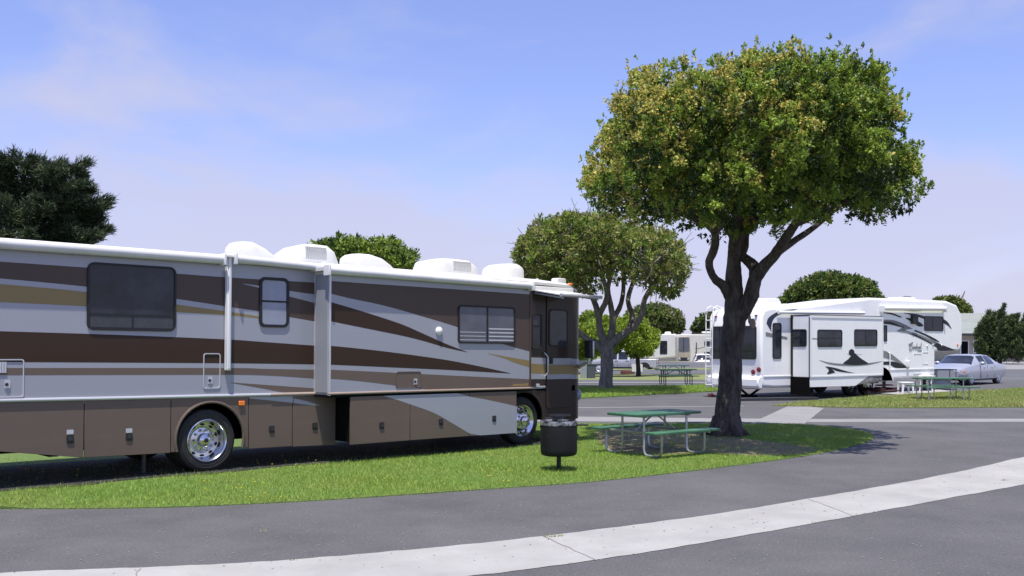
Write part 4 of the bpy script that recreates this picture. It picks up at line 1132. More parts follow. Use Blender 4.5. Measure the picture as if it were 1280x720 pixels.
round_tree('tree', 'dense dark hedge-like tree rising behind the white trailer roof', (1042, 470), 70, [(972, 385), (984, 362), (1000, 350), (1022, 343), (1045, 340), (1068, 344), (1088, 352), (1102, 366), (1112, 390), (1100, 410), (985, 410)], 3.2, 90, (.6, .95), 18, 10, .22, .10, [M_leafB, M_leafA, M_leafD], [.45, .35, .2],
    [[(1042, 470, 6), (1042, 430, 5), (1042, 390, 3)]], 44, base=Vector((at(1042, 70).x, 70, 0)))
round_tree('tree', 'low olive-green tree behind the nose of the white trailer and the house roof', (1188, 455), 118, [(1160, 382), (1172, 373), (1188, 370), (1203, 376), (1212, 388), (1216, 398), (1200, 404), (1165, 402)], 2.6, 34, (.6, 1.0), 9, 9, .34, .16, [M_leafD, M_leafB, M_leafA], [.4, .4, .2],
    [[(1188, 460, 4), (1188, 430, 3), (1188, 400, 2)], [(1194, 395, 1.6), (1198, 380, 1.5), (1203, 371, 1.1), (1206, 364, .5)]], 45, base=Vector((at(1188, 118).x, 118, 0)), twig_r=.05)

# ---- conifers: branches that end in ragged sprays
def conifer(name, label, base, branches, mats, weights, seed, needle, bark, trunk_pts, trunk_r, dens=26, tip=.9, droop=0.):
    t = thing(name, label, 'tree', base, 0)
    rng = np.random.default_rng(seed); random.seed(seed)
    tr = MB(); q, r = refine([Vector(p) for p in trunk_pts], trunk_r, 3); tr.tube(q, r, 10, 0, .07)
    P, Nn = [], []
    for a, b, wdt in branches:
        a, b = Vector(a), Vector(b); pts = limb(a, b, 7, .10, -.05)
        tr.tube(pts, taper(max(.03, wdt*.06), .01, 8), 5)
        Lb = (b-a).length; d0 = (b-a).normalized()
        k = int(Lb*dens)
        for i in range(k):
            s = rng.beta(1.5, .9)
            f = s*(len(pts)-1); j = min(int(f), len(pts)-2); p = pts[j].lerp(pts[j+1], f-j)
            spread = wdt*(1.08-s)**.55
            off = Vector(rng.normal(0, 1, 3)).normalized()*spread*rng.random()**.6
            off.z *= .55
            P.append(p+off); n = (d0*1.5+off.normalized()*.9+Vector((0, 0, .35-droop))).normalized(); Nn.append(n)
        for i in range(4): P.append(b-d0*.1*i); Nn.append(d0)
    tr.build('trunk', bark, t, smooth=80)
    P, Nn = np.array([tuple(p) for p in P]), np.array([tuple(n) for n in Nn])
    V, idx = rosettes(P, Nn, 9, needle[0], needle[1], needle[2], rng, 0)
    kinds = rng.choice(len(mats), len(P), p=weights)[idx]
    quick_mesh('crown', V, 4, mats, kinds, t); print(name, len(idx)); return t
def cypress():
    Yc = 48.; base = Vector((at(30, Yc).x, Yc, 0)); rng = random.Random(3)
    topz = at(0, Yc, 200).z
    br = []
    right = [(128, 297), (132, 287), (120, 272), (119, 262), (124, 247), (118, 241), (116, 232), (106, 222), (108, 204), (92, 216), (76, 208), (66, 199), (52, 203), (38, 195), (26, 196), (12, 200), (2, 208), (-14, 214), (-30, 226), (-46, 240), (-60, 260)]
    for px, py in right:
        tip = at(px, Yc, py)-base; tip.y += rng.uniform(-1.5, 1.5)
        h = tip.z-abs(tip.x)*rng.uniform(.25, .55)-.3
        br.append(((rng.uniform(-.2, .2), rng.uniform(-.2, .2), h), tuple(tip), .15))
        for k in range(2): br.append(((rng.uniform(-.2, .2), rng.uniform(-.2, .2), h-.2), (tip.x*rng.uniform(.82, 1.0), tip.y+rng.uniform(-.6, .6), tip.z-rng.uniform(.1, .5)), .16))
    for i in range(120):                                   # branches all round and inside
        z = rng.uniform(4.0, topz-.9); reach = 2.9*(1-((z-4.0)/(topz-3.0))**2.6)+.35
        a = rng.uniform(0, 2*math.pi); reach *= rng.uniform(.55, 1.0)
        br.append(((0, 0, z-.7), (reach*math.cos(a), reach*math.sin(a), z+rng.uniform(-.1, .6)), .24))
    conifer('cypress', 'dark ragged cypress rising behind the rear roof of the brown motorhome', base, br, [M_cyp, M_cyp2], [.78, .22], 8, (.36, .04, .22), M_bark3, [(0, 0, -.2), (.1, 0, 3), (0, 0, 7), (0, 0, topz-.7)], [.45, .35, .25, .05], dens=26)
cypress()
def juniper():
    Yc = 92.; base = Vector((at(1250, Yc).x, Yc, 0)); rng = random.Random(4)
    tips = [(1233, 390), (1242, 391), (1255, 382), (1262, 391), (1270, 394), (1278, 390), (1288, 393), (1226, 400), (1222, 412), (1296, 402), (1300, 415), (1219, 425)]
    br = []
    for px, py in tips:
        t = at(px, Yc, py)-base; s = at(px-14 if px > 1225 else px+8, Yc, py+34)-base
        y = rng.uniform(-1.2, 1.2)
        for k in range(2): br.append(((s.x*.7, y*.7, max(.6, s.z-1)), (t.x-.28*k+rng.uniform(-.1, .1), y+rng.uniform(-.3, .3), t.z-.5*k), .26))
    for i in range(150):
        a = rng.uniform(0, 6.3); rr = rng.uniform(.3, 2.5); z = rng.uniform(.1, 2.9); h = rng.uniform(.7, 1.6)
        br.append(((rr*math.cos(a)*.7, rr*math.sin(a)*.7, z*.75), (rr*math.cos(a)+h*.4, rr*math.sin(a), z+h), .36))
    conifer('juniper_shrub', 'dark shrubby juniper with upward twisting sprays in front of the house', base, br, [M_jun, M_jun2], [.68, .32], 9, (.26, .05, .3), M_bark3, [(0, 0, -.1), (0, 0, .8), (.2, 0, 1.6)], [.2, .16, .1], dens=30, droop=.0)['category'] = 'shrub'
juniper()
# ------------------------------------------------------------------ barbecue drum on a post
gb = at(698.5, EYE*F/(589-HZ), 589); gb.z = lawn_h(gb.x, gb.y)
gr = thing('barbecue_drum', 'black drum barbecue with a worn grey rim on a thin post in the front lawn', 'barbecue', gb, R(-12))
s_ = gb.y/F; zt_ = (589-527.5)*s_; zb_ = (589-570)*s_; rd = 23*s_
mb = MB(); mb.lathe([(.02, zb_+.005), (rd*.82, zb_), (rd*.93, zb_+.012), (rd*.985, zb_+.04), (rd, zb_+.09), (rd, zt_-.02), (rd*.985, zt_), (rd*.94, zt_), (rd*.93, zt_-.05), (rd*.92, zb_+.12), (.02, zb_+.09)], 48)
mb.build('drum', M_drum, gr)
mb = MB(); mb.lathe([(rd*.93, zt_-.06), (rd*1.015, zt_-.055), (rd*1.025, zt_-.015), (rd*1.0, zt_+.012), (rd*.94, zt_+.012), (rd*.92, zt_-.02)], 48, cap=False); mb.build('rim', M_rim, gr)
mb = MB(); mb.lathe([(.075, zb_-.012), (.075, zb_+.004)], 20); mb.lathe([(.036, -.02), (.036, zb_)], 16); mb.build('post', M_darksteel if False else M_black, gr)
mb = MB(); gx, gy, gz = .0, .12, zt_+.075; rg = 13*s_
mb.lathe([(rg-.012, gz), (rg, gz), (rg, gz+.022), (rg-.012, gz+.022), (rg-.012, gz)], 36, Matrix.Translation((gx, gy, 0)), cap=False)
for k in range(-5, 6):
    q = k*rg/6; h = math.sqrt(rg*rg-q*q); mb.box(gx+q-.004, gx+q+.004, gy-h, gy+h, gz+.008, gz+.018)
mb.box(gx-.012, gx+.012, gy+rg-.01, gy+rg+.02, zt_-.1, gz+.02)
mb.build('grate', M_darksteel, gr)
mb = MB(); mb.tube([(rd*.9, .02, zt_-.055), (rd+.1, .02, zt_-.05), (rd+.17, .02, zt_-.05)], .015, 8); mb.build('handle', M_black, gr)

# ------------------------------------------------------------------ picnic tables
def picnic_table(label, loc, yaw, Lg, top_m, leg_m, group='green picnic tables'):
    t = thing('picnic_table', label, 'picnic table', loc, yaw, group)
    h = Lg/2; mb = MB()
    for k, y in enumerate((-.255, 0, .255)): mb.box(-h, h, y-.122, y+.122, .70, .745)
    mb.build('tabletop', top_m, t, bevel=.008)
    for y in (-.70, .70):
        mb = MB(); mb.box(-h, h, y-.125, y+.125, .42, .46); mb.build('bench_seat', top_m, t, bevel=.008)
    for x in (-h*.66, h*.66):
        mb = MB()
        for s in (-1, 1):
            pts = [(x, s*.70, .425), (x, s*.70, .12), (x, s*.665, .05), (x, s*.60, .022), (x, s*.36, .022), (x, s*.30, .05), (x, s*.27, .12), (x, s*.27, .70)]
            mb.tube(pts, .021, 10)
        mb.tube([(x, -.62, .415), (x, .62, .415)], .018, 8); mb.box(x-.02, x+.02, -.36, .36, .675, .699)
        for s in (-1, 1): mb.box(x-.02, x+.02, s*.70-.12, s*.70+.12, .40, .419)
        mb.build('frame', leg_m, t)
    mb = MB()
    for s in (-1, 1): mb.tube([(s*.05, 0, .69), (s*h*.66, 0, .40)], .015, 8)
    mb.build('brace', leg_m, t); return t
tc_ = Vector((2.56, 17.87, 0)); tc_.z = lawn_h(tc_.x, tc_.y)+.0
picnic_table('green picnic table with galvanised legs on bare soil beside the big tree', tc_, R(37), 1.62, M_green, M_galv)
p = G(844.5, 482.8); p.z = .03
picnic_table('shade-darkened green picnic table on the island lawn under the grey-branched tree', p, R(3), 1.83, M_shadegreen, M_darksteel)  # boards and legs in darker colours that paint in the shade
p = G(842, 471.5); picnic_table('farthest small picnic table standing behind the shade-darkened island-lawn one', p, R(8), 1.83, M_shadegreen, M_darksteel)
p = G(1178, 500); p.z = .03
rt = picnic_table('green picnic table on the dry lawn in front of the white trailer nose', p, R(1), 1.83, M_green, M_galv)

# ------------------------------------------------------------------ white fifth-wheel trailer
tb = at(953, EYE*F/(500-HZ), 500); tb.z = 0
te = at(1203, 41.6); yaw = math.atan2(te.y-tb.y, te.x-tb.x)
tr_ = thing('travel_trailer', 'big white fifth-wheel trailer with black swooshes and a slide-out, parked behind the big tree', 'trailer', tb, yaw)
bpy.context.view_layer.update()
T = Frame(tr_); TW = 2.5; TS = .85
uE = T.side(1204, 420, 0)[0]
def tz(px, py, v=0.): return T.side(px, py, v)[1]
def tu(px, v=0.): return T.side(px, 430, v)[0]
print('TR', uE, 'roof', tz(960, 385), tz(1110, 374), 'bot', tz(960, 483), tz(1140, 474), 'nose', tz(1180, 423))
zb = tz(965, 485); zr1 = tz(960, 386); zr2 = tz(1120, 374); u1 = tu(1012); u2 = tu(1088); uN = tu(1169); zN = tz(1180, 439.3); zF = tz(1140, 471.5)
# body profile extruded across the width, then rounded
prof = [(0.02, zb+.05), (.0, zb+.25), (-.05, zb+1.0), (-.03, zr1-.25), (.10, zr1-.02), (.5, zr1+.06), (u1, zr1+.16), (u2, zr2+.02), (uE-1.2, zr2+.02), (uE-.45, zr2-.14), (uE-.12, zr2-.5), (uE-.02, zr2-1.0), (uE-.05, zN+.28), (uE-.25, zN+.02), (uN+.02, zN), (uN, zF), (tu(1085), zF-.08), (tu(1010), zb-.02), (.6, zb)]
mb = MB(); mb.prism(prof, sidefn, -TW+.001, -.001)
bodymb = mb
def tdecal(mb, pts, v, lay, mi=0): mb.face([(a, -(v+.004+.0025*lay), b) for a, b in T.poly(pts, v)], (0, -1, 0), mi+1)
D = lambda up, lo, lay, mi: tdecal(mb, band(up, lo), 0, lay, mi)
D([(958, 404), (960, 398), (966, 393), (976, 388.5), (998, 386)], [(964.5, 415), (964, 409), (966, 400), (972, 394), (980, 390.5), (990, 388.5)], 1, 2)
D([(957, 415), (970, 418), (984, 421.5)], [(957, 420), (970, 422), (984, 424)], 1, 1)
# nose graphics
D([(1104, 390.2), (1115, 391.2), (1128, 396.5)], [(1104, 391.4), (1115, 393.4), (1125, 397)], 1, 0)
D([(1130, 391), (1145, 392.5), (1156, 395.5)], [(1130, 391.6), (1146, 395.6), (1156, 399)], 1, 0)
D([(1178, 398.5), (1184, 402), (1189.5, 411)], [(1178, 403.5), (1184, 406.5), (1189, 411)], 1, 0)
D([(1132, 397), (1142, 399), (1150, 403), (1154, 406.5)], [(1132, 398), (1142, 404), (1148, 408), (1153.5, 408)], 1, 0)
D([(1104, 399.5), (1118, 400.5), (1132, 406), (1141, 411)], [(1104, 404), (1116, 403.5), (1128, 408.5), (1120, 414)], 1, 1)
D([(1104, 402), (1114, 402.5), (1130, 409)], [(1104, 404.6), (1114, 406), (1129, 409.8)], 2, 0)
D([(1143, 412), (1155, 416.5), (1168, 423), (1174, 427)], [(1143, 414), (1155, 419), (1166, 425), (1174, 428)], 1, 0)
D([(1128, 412), (1145, 417), (1160, 423), (1175, 430), (1194, 437.5)], [(1128, 414), (1143, 420), (1158, 427), (1170, 434), (1174, 438.5), (1194, 438)], 1, 0)
D([(1122, 412.5), (1143, 416), (1158, 422), (1170, 429)], [(1122, 414.5), (1143, 418), (1156, 424), (1168, 431)], 2, 1)
D([(1104, 438), (1112, 441), (1120, 447), (1131, 456)], [(1104, 447), (1110, 448.5), (1118, 451), (1128, 456)], 1, 1)
D([(1104, 452), (1117, 452), (1127, 455), (1137, 459.5)], [(1104, 456), (1113, 456.5), (1120, 460), (1136, 460)], 1, 0)
D([(1127, 386), (1140, 386.6), (1152, 387.5)], [(1127, 386.6), (1140, 388.4), (1152, 388)], 1, 1)
mb.build('body', [M_white, M_dec_dk, M_dec_gr, M_dec_bl], tr_, bevel=.09, seg=4)
# lettering in flowing script: drawn as strokes
def script(parent, x0, x1, yb, yt):
    P0 = T.side(x0, yb); P1 = T.side(x1, yt); sx = P1[0]-P0[0]; sz = P1[1]-P0[1]
    strokes = [[(.20, .98), (.13, .80), (.02, .82), (.0, .62), (.10, .58), (.2, .72), (.24, .95), (.30, 1.02), (.33, .9), (.2, .6), (.08, .3), (.04, .08), (.10, -.06), (.2, .05), (.3, .26)],
               [(.42, .40), (.36, .42), (.32, .28), (.36, .18), (.42, .30), (.44, .42), (.43, .2), (.47, .2), (.51, .42), (.53, .38), (.55, .40), (.56, .2), (.6, .2), (.66, .42), (.61, .36), (.60, .2), (.66, .22), (.73, .86), (.68, .2), (.73, .2), (.77, .42), (.75, .2), (.79, .24), (.83, .42), (.81, .2), (.85, .40), (.87, .2), (.91, .2)],
               [(.98, .42), (.93, .40), (.91, .24), (.96, .2), (1.0, .42), (.99, .2), (1.03, .22), (1.14, 1.0), (1.05, .2), (1.12, .24)]]
    mb = MB()
    for st in strokes:
        pts = smooth_line([(a*.86, b) for a, b in st], 4)
        mb.tube([(P0[0]+a*sx, -.008, P0[1]+b*sz) for a, b in pts], .016, 5)
    mb.build('lettering', M_dec_gr, parent)
script(tr_, 1136, 1152, 437, 428)
a = T.side(1147, 439.3); b = T.side(1152, 438.2)
mb = MB(); mb.box(a[0], b[0], -.009, -.002, a[1], b[1]); mb.build('lettering', M_dec_gr, tr_)
# slide-out
zs0 = tz(1015, 484, TS); zs1 = tz(1015, 394.5, TS); us0 = tu(1012.8, TS); us1 = tu(1103.5, TS); zfl = tz(1015, 471, TS)
sm = MB(); sm.box(us0, us1, -TS, .3, zfl-.02, zs1)
mb = MB()
for u in (us0, us1-.06): mb.box(u-.01, u+.07, -TS-.018, -TS+.02, zfl, zs1+.01)
mb.box(us0, us1, -TS-.02, -TS+.02, zs1-.07, zs1+.012); mb.box(us0, us1, -TS-.016, -TS+.01, zfl-.025, zfl+.025)
trim_mb = mb; mb = sm
SD = lambda up, lo, lay, mi: mb.face([(a, -(TS+.003+.002*lay), b) for a, b in T.poly(band(up, lo), TS)], (0, -1, 0), mi+1)
SD([(1024, 450), (1036, 453), (1050, 454.5), (1070, 455), (1088, 453.5), (1102, 451.5)], [(1024, 450.4), (1036, 455), (1050, 457), (1068, 457.5), (1086, 456), (1102, 452)], 1, 1)
SD([(1054, 453.5), (1060, 449), (1064, 445), (1070, 443.5), (1076, 448), (1085, 453.8)], [(1054, 455), (1062, 456), (1072, 456.2), (1085, 455)], 2, 0)
mb.face([(a, -(TS+.009), b) for a, b in T.poly([(1064.3+3.6*math.cos(t), 440.6+4.3*math.sin(t)) for t in np.linspace(0, 6.1, 14)], TS)], (0, -1, 0), 1)
mb.face([(a, -(TS+.0095), b) for a, b in T.poly([(1067.5+3.2*math.cos(t), 444+2.6*math.sin(t)) for t in np.linspace(0, 6.1, 12)], TS)], (0, -1, 0), 1)
SD([(1059, 442.3), (1077, 443)], [(1059, 442.7), (1077, 443.4)], 1, 1)
SD([(1032, 458), (1040, 459), (1048, 461), (1060, 464.5), (1068, 466)], [(1038, 459.5), (1040, 461.2), (1047, 464), (1057, 465.5), (1068, 466.2)], 1, 0)
SD([(1031, 458.2), (1036, 458.5), (1040, 461.5), (1044, 465.5)], [(1034, 460), (1036, 463), (1034, 467.5), (1043, 465.8)], 2, 0)
SD([(1013.5, 422.4), (1022, 423.1)], [(1013.5, 423.6), (1022, 424.2)], 1, 1)
so2 = sm.build('slide_out', [M_white, M_dec_dk, M_dec_gr], tr_, bevel=.015); trim_mb.build('slide_trim', M_whiteplastic, so2)
def twin(x0, x1, y0, y1, v, parent=None, name='window', r=.09, bars=(), pane=M_glass):
    a = T.side(x0, y0, v); b = T.side(x1, y1, v); mb = MB(); o_, i_ = rrect(a[0], b[0], b[1], a[1], r), rrect(a[0]+.035, b[0]-.035, b[1]+.035, a[1]-.035, r*.7)
    ring(mb, o_, i_, sidefn, v, v+.02)
    for k, t in bars:
        if k == 'h': zz = b[1]+(a[1]-b[1])*t; mb.box(a[0]+.03, b[0]-.03, -(v+.014), -v, zz-.012, zz+.012)
        else: uu = a[0]+(b[0]-a[0])*t; mb.box(uu-.012, uu+.012, -(v+.0145), -v, b[1]+.03, a[1]-.03)
    o = mb.build(name, M_black, tr_); pb = MB(); pb.prism(rrect(a[0]+.03, b[0]-.03, b[1]+.03, a[1]-.03, r*.7), sidefn, v+.002, v+.008); pb.build('pane', pane, o); return o
twin(965.5, 976.5, 403.5, 448.5, 0, bars=(('h', .52),))
twin(1021.5, 1052.5, 411.8, 433.8, TS, bars=(('h', .52),))
twin(1067.5, 1096.3, 411.5, 432.8, TS, bars=(('v', .5),))
twin(1104.5, 1108.5, 406.5, 427, 0, r=.04)
twin(1155.2, 1178.7, 395, 414, 0, bars=(('v', .45),))
# window in the rear end of the slide, above a black box painted as shade
def endwin(y0, y1, z0, z1, u, s=-1):
    mb = MB(); fn = lambda p, q, h: (u+s*h, p, q)
    ring(mb, rrect(y0, y1, z0, z1, .08), rrect(y0+.03, y1-.03, z0+.03, z1-.03, .06), fn, 0, .018)
    o = mb.build('window', M_black, tr_); pb = MB(); pb.prism(rrect(y0+.025, y1-.025, z0+.025, z1-.025, .06), fn, .002, .007); pb.build('pane', M_glass, o)
sb = MB(); sb.box(us0-.012, us0-.002, -.10, -.0, zfl-.02, zs1+.03); sb.build('slide_seal', M_black, tr_)
sb = MB(); sb.box(us0-.022, us0-.012, -TS+.01, -TS+.045, zfl-.02, zs1-.05); sb.build('slide_seal', M_black, tr_)
sb = MB(); sb.box(us0-.01, us1, -TS-.01, -.01, zs1+.013, zs1+.04); sb.build('slide_seal', M_black, tr_)
zz0 = T.end(999, 433.5, us0)[1]; zz1 = T.end(999, 411.5, us0)[1]; ya = T.end(990, 422, us0)[0]; yb = T.end(1008.5, 422, us0)[0]
endwin(min(ya, yb), max(ya, yb), zz0, zz1, us0)
# slide skirt with the fender
uw1, uw2 = tu(1060), tu(1078.5); rw = .40
mb = MB(); 
zsk = tz(1015, 484, TS)
arc = [(uw2-.0+.62*math.cos(a), rw+.05+.62*math.sin(a)) for a in np.linspace(math.pi*.93, math.pi*.07, 16)]
mb.prism([(us0+.01, zfl-.03), (us0+.01, zsk), (uw1-.75, zsk-.02)]+[(uw1-.62+.0, zsk+.02)]+[(p[0], max(zsk, p[1])) for p in arc if p[0] > uw1-.55]+[(us1-.02, max(zsk, arc[-1][1])), (us1-.02, zfl-.03)], sidefn, TS-.04, TS-.006)
mb.build('lower_panel', M_white, tr_, bevel=.01)
# wheel fender and belt line on the main side
mb = MB(); fl = tz(1150, 461, 0)
mb.box(0.05, us0, -.02, 0, tz(970, 470.5)-.02, tz(970, 470.5)+.03); mb.build('belt_moulding', M_whiteplastic, tr_, bevel=.008); mb = MB(); mb.box(us1, uN, -.022, 0, fl-.03, fl+.02); mb.build('belt_moulding', M_whiteplastic, tr_, bevel=.008)
mb = MB(); fa = [(tu(1088, .3)+.75*math.cos(a), .55+.42*math.sin(a)) for a in np.linspace(math.pi, 0, 12)]
inn = [(tu(1088, .3)+.66*math.cos(a), .54+.33*math.sin(a)) for a in np.linspace(0, math.pi, 12)]
mb.prism(fa+inn, sidefn, -.1, TS-.05); mb.build('fender', M_white, tr_, bevel=.02)
def small_wheel(parent, c, r, wd, side=-1, rimm=None, n=28):
    Tm = Matrix.Translation(c) @ Matrix.Rotation(R(90) if side < 0 else R(-90), 4, 'X'); mb = MB()
    mb.lathe([(r*.62, -wd), (r*.93, -wd), (r, -wd*.85), (r, -wd*.15), (r*.94, -.01), (r*.82, .0), (r*.66, -.008), (r*.62, -.04)], n, Tm, 0, cap=False)
    o = mb.build('wheel', M_tyre, parent); rb = MB()
    rb.lathe([(r*.66, -.03), (r*.66, .002), (r*.60, -.012), (r*.55, -.05), (r*.42, -.03), (r*.22, -.01), (r*.2, .02), (.001, .025)], n, Tm, 0, cap=False)
    for k in range(5):
        a = 2*math.pi*k/5; rb.box(r*.2, r*.58, -r*.07, r*.07, -.045, -.008, 0, Tm @ Matrix.Rotation(a, 4, 'Z'))
    rb.build('rim', rimm or M_trim, o); return o
for u in (uw1, uw2+.05): 
    small_wheel(tr_, (u+.35, .08, rw), rw, .22, rimm=M_chrome); small_wheel(tr_, (u+.35, TW-.1, rw), rw, .22, 1)
mb = MB(); mb.box(.15, tu(1085), .25, TW-.25, .45, zb+.05); mb.box(us0+.02, us1-.1, -TS+.12, .3, zsk+.05, zfl-.05); mb.box(us0-.02, us0+.25, -TS+.05, .0, .16, zfl-.03)  # last box is solid black, standing in for shade below the slide end
mb.build('chassis', M_under, tr_)
# rear cap: window, lamps, ladder
zw0 = T.end(920, 449, -.05)[1]; zw1 = T.end(920, 407.5, -.05)[1]; yw0 = .22; yw1 = TW-.16
def rearwin():
    mb = MB(); fn = lambda p, q, h: (-.045-h, p, q)
    ring(mb, rrect(yw0, yw1, zw0, zw1, .10), rrect(yw0+.035, yw1-.035, zw0+.035, zw1-.035, .08), fn, 0, .03)
    mb.box(-.062, -.05, yw0+.03, yw1-.03, zw0+(zw1-zw0)*.27-.01, zw0+(zw1-zw0)*.27+.01)
    o = mb.build('window', M_black, tr_); pb = MB(); pb.prism(rrect(yw0+.03, yw1-.03, zw0+.03, zw1-.03, .08), fn, .0, .010); pb.build('pane', M_glass, o)
rearwin()
for px, py in ((941.3, 465), (948.3, 462)):
    q = T.end(px, py, -.05); Mq = Matrix.Translation((-.045, q[0], q[1])) @ Matrix.Rotation(R(-90), 4, 'Y')
    mb = MB(); mb.lathe([(.085, -.02), (.085, .02), (.06, .035), (.001, .04)], 18, Mq); mb.build('tail_lamp', M_red, tr_)
for y in (.2, TW-.4): 
    mb = MB(); mb.box(-.06, .0, y, y+.10, zr1-.26, zr1-.21); mb.build('clearance_lamp', M_red, tr_)
mb = MB(); mb.prism([(.05, zb-.05), (-.12, zb-.02), (-.20, zb+.08), (-.20, zb+.30), (-.12, zb+.40), (-.02, zb+.44), (.05, zb+.44)], sidefn, -TW+.03, -.03); mb.build('rear_bumper', M_white, tr_, bevel=.05, seg=3)
mb = MB(); yl0, yl1 = TW-.06, TW-.38; zt = zr1+.12
for y in (yl0, yl1): mb.tube([(.35, y, zt-.06), (.0, y, zt+.04), (-.2, y, zt-.05), (-.24, y, zt-.3), (-.27, y, zb+.3), (-.24, y, zb-.02), (-.16, y, zb-.05)], .022, 8)
for k in range(9): z = zb+.05+k*(zt-.2-zb)/8; mb.tube([(-.255, yl0, z), (-.255, yl1, z)], .016, 8)
mb.build('ladder', M_whiteplastic, tr_)
# rolled awnings, roof box, vents, exterior speaker pod
a = T.side(1103, 385.3, .10); b = T.side(1181, 386.0, .10); mb = MB(); mb.tube([(a[0], -.12, a[1]), (b[0], -.12, b[1])], .085, 12)
aw_ = mb.build('awning', M_whiteplastic, tr_)
for q in (a, b): mb = MB(); mb.box(q[0]-.04, q[0]+.04, -.2, .0, q[1]-.14, q[1]+.1); mb.build('end_bracket', M_whiteplastic, aw_, bevel=.01)
a = T.side(973, 390.3, .1); b = T.side(1080, 391.3, .1); mb = MB(); mb.tube([(a[0], -.10, a[1]), (b[0], -.10, b[1])], .06, 10); mb.build('awning', M_whiteplastic, tr_)
a = T.side(1143, 398, .06); mb = MB(); mb.box(a[0]-.18, a[0]+.2, -.12, .0, a[1]-.22, a[1]+.14); mb.build('speaker', M_black, tr_, bevel=.03)
a = T.side(1130, 399, .1); mb = MB(); mb.tube([(a[0], -.05, a[1]+.2), (a[0], -.06, tz(1130, 461))], .02, 6); 
u = tu(950+8, -1.2); 
def rbox(px0, px1, h, y, name, base): 
    u0, u1 = tu(px0, -y), tu(px1, -y); mb = MB(); mb.prism([(u0, base-.05), (u1, base-.05), (u1, base+h*.6), (u1-.12, base+h), (u0+.06, base+h), (u0, base+h*.7)], sidefn, -y-.35, -y+.35); return mb.build(name, M_whiteplastic, tr_, bevel=.03)
rbox(949, 967, .34, .9, 'air_conditioner', zr1+.07); rbox(971, 984, .13, .9, 'vent_cover', zr1+.1); rbox(1118, 1136, .14, .9, 'vent_cover', zr2)
mb = MB(); mb.lathe([(.28, 0), (.28, .06), (.2, .16), (.001, .2)], 16, Matrix.Translation((tu(1133, -1.2), 1.2, zr2+.04))); mb.build('satellite_dome', M_darksteel, tr_)
# nose: pin box, landing legs, hatch, small lamps
mb = MB(); mb.prism([(uN+.02, zN-.01), (uN+1.2, zN-.01), (uN+1.3, zN-.25), (uN+.9, zN-.42), (uN+.55, zN-.3), (uN+.02, zN-.2)], sidefn, -TW/2-.25, -TW/2+.25); mb.build('pin_box', M_under, tr_, bevel=.01)
for y in (.3, TW-.3): mb = MB(); mb.box(uN-.3, uN-.2, y-.05, y+.05, .04, zF+.1); mb.box(uN-.37, uN-.13, y-.12, y+.12, 0, .05); mb.build('landing_leg', M_darksteel, tr_)
def trect(x0, x1, y0, y1, name, m, proud=.012, parent=None):
    a = T.side(x0, y0); b = T.side(x1, y1); mb = MB(); ring(mb, rrect(a[0], b[0], b[1], a[1], .03), rrect(a[0]+.02, b[0]-.02, b[1]+.02, a[1]-.02, .02), sidefn, 0, proud); return mb.build(name, m, tr_)
trect(1141.5, 1151.5, 441.8, 467, 'hatch', M_whiteplastic)
trect(1153, 1160, 440, 455, 'hatch', M_whiteplastic)
for px, py in ((1158.8, 432.5), (1166, 431), (1177, 431.5)):
    a = T.side(px, py); mb = MB(); mb.ball((a[0], -.01, a[1]), (.05, .03, .05), 10, 6); mb.build('lamp', M_trim, tr_)
a = T.side(1200, 432.5); mb = MB(); mb.ball((uE-.42, -.0, a[1]+.05), (.06, .03, .06), 10, 6); mb.build('marker_lamp', M_amber, tr_)
# entry door hand rail
mb = MB(); a = T.side(1112.5, 440, .1); b = T.side(1112.5, 462, .1); mb.tube([(a[0], -.02, a[1]), (a[0], -.1, a[1]-.05), (b[0], -.1, b[1]+.05), (b[0], -.02, b[1])], .02, 8); mb.build('grab_rail', M_whiteplastic, tr_)
a = T.side(1135.5, 455, .08); mb = MB(); mb.box(a[0]-.06, a[0]+.06, -.12, 0, a[1]-.14, a[1]+.14); mb.build('outlet_box', M_whiteplastic, tr_, bevel=.02)
# stabiliser under the tail, steps
mb = MB()
for s in (-1, 1): mb.tube([(.5, TW/2-.2+s*.55, zb), (.5, TW/2-.2+s*.08, .12)], .045, 8)
mb.box(.35, .65, TW/2-.45, TW/2+.05, .02, .12); mb.build('stabiliser', M_under, tr_)
uS = tu(1112, .9)
mb = MB()
for k in range(3): mb.box(uS-.36, uS+.36, -(.25+.28*k)-.28, -(.25+.28*k), .62-.2*k-.05, .62-.2*k)
mb.box(uS-.37, uS-.33, -.95, 0, .15, .3); mb.box(uS+.33, uS+.37, -.95, 0, .15, .3)
mb.build('entry_steps', M_maroon, tr_, bevel=.01)

# ------------------------------------------------------------------ camp things round the trailer
q = G(1132, 492.8); q.z = .05
st = thing('plastic_stool', 'low white plastic stool on the concrete slab beside the trailer steps', 'stool', q, .2)
s_ = q.y/F; mb = MB(); mb.box(-.24, .24, -.19, .19, .385, .425); mb.box(-.22, .22, -.17, .17, .34, .385); mb.build('seat', M_whiteplastic, st, bevel=.015)
for x in (-.2, .2):
    for y in (-.15, .15): mb = MB(); mb.prism([(-.03, 0), (.03, 0), (.045, .36), (-.045, .36)], lambda p_, q_, h, x=x, y=y: (x+p_+(.03 if x > 0 else -.03)*(1-q_/.36), y+h, q_), -.02, .02); mb.build('leg', M_whiteplastic, st)
q = G(1172, 491); q.z = .0
ch = thing('plastic_table', 'small white plastic side table behind the right-hand picnic table', 'side table', q+Vector((-.3, .6, 0)), .1)
mb = MB(); mb.box(-.36, .36, -.25, .25, .63, .665); mb.build('tabletop', M_whiteplastic, ch, bevel=.012)
for x in (-.27, .27):
    for y in (-.17, .17): mb = MB(); mb.tube([(x, y, .63), (x*.8, y, .4), (x*1.02, y, .0)], .028, 8); mb.build('leg', M_whiteplastic, ch)
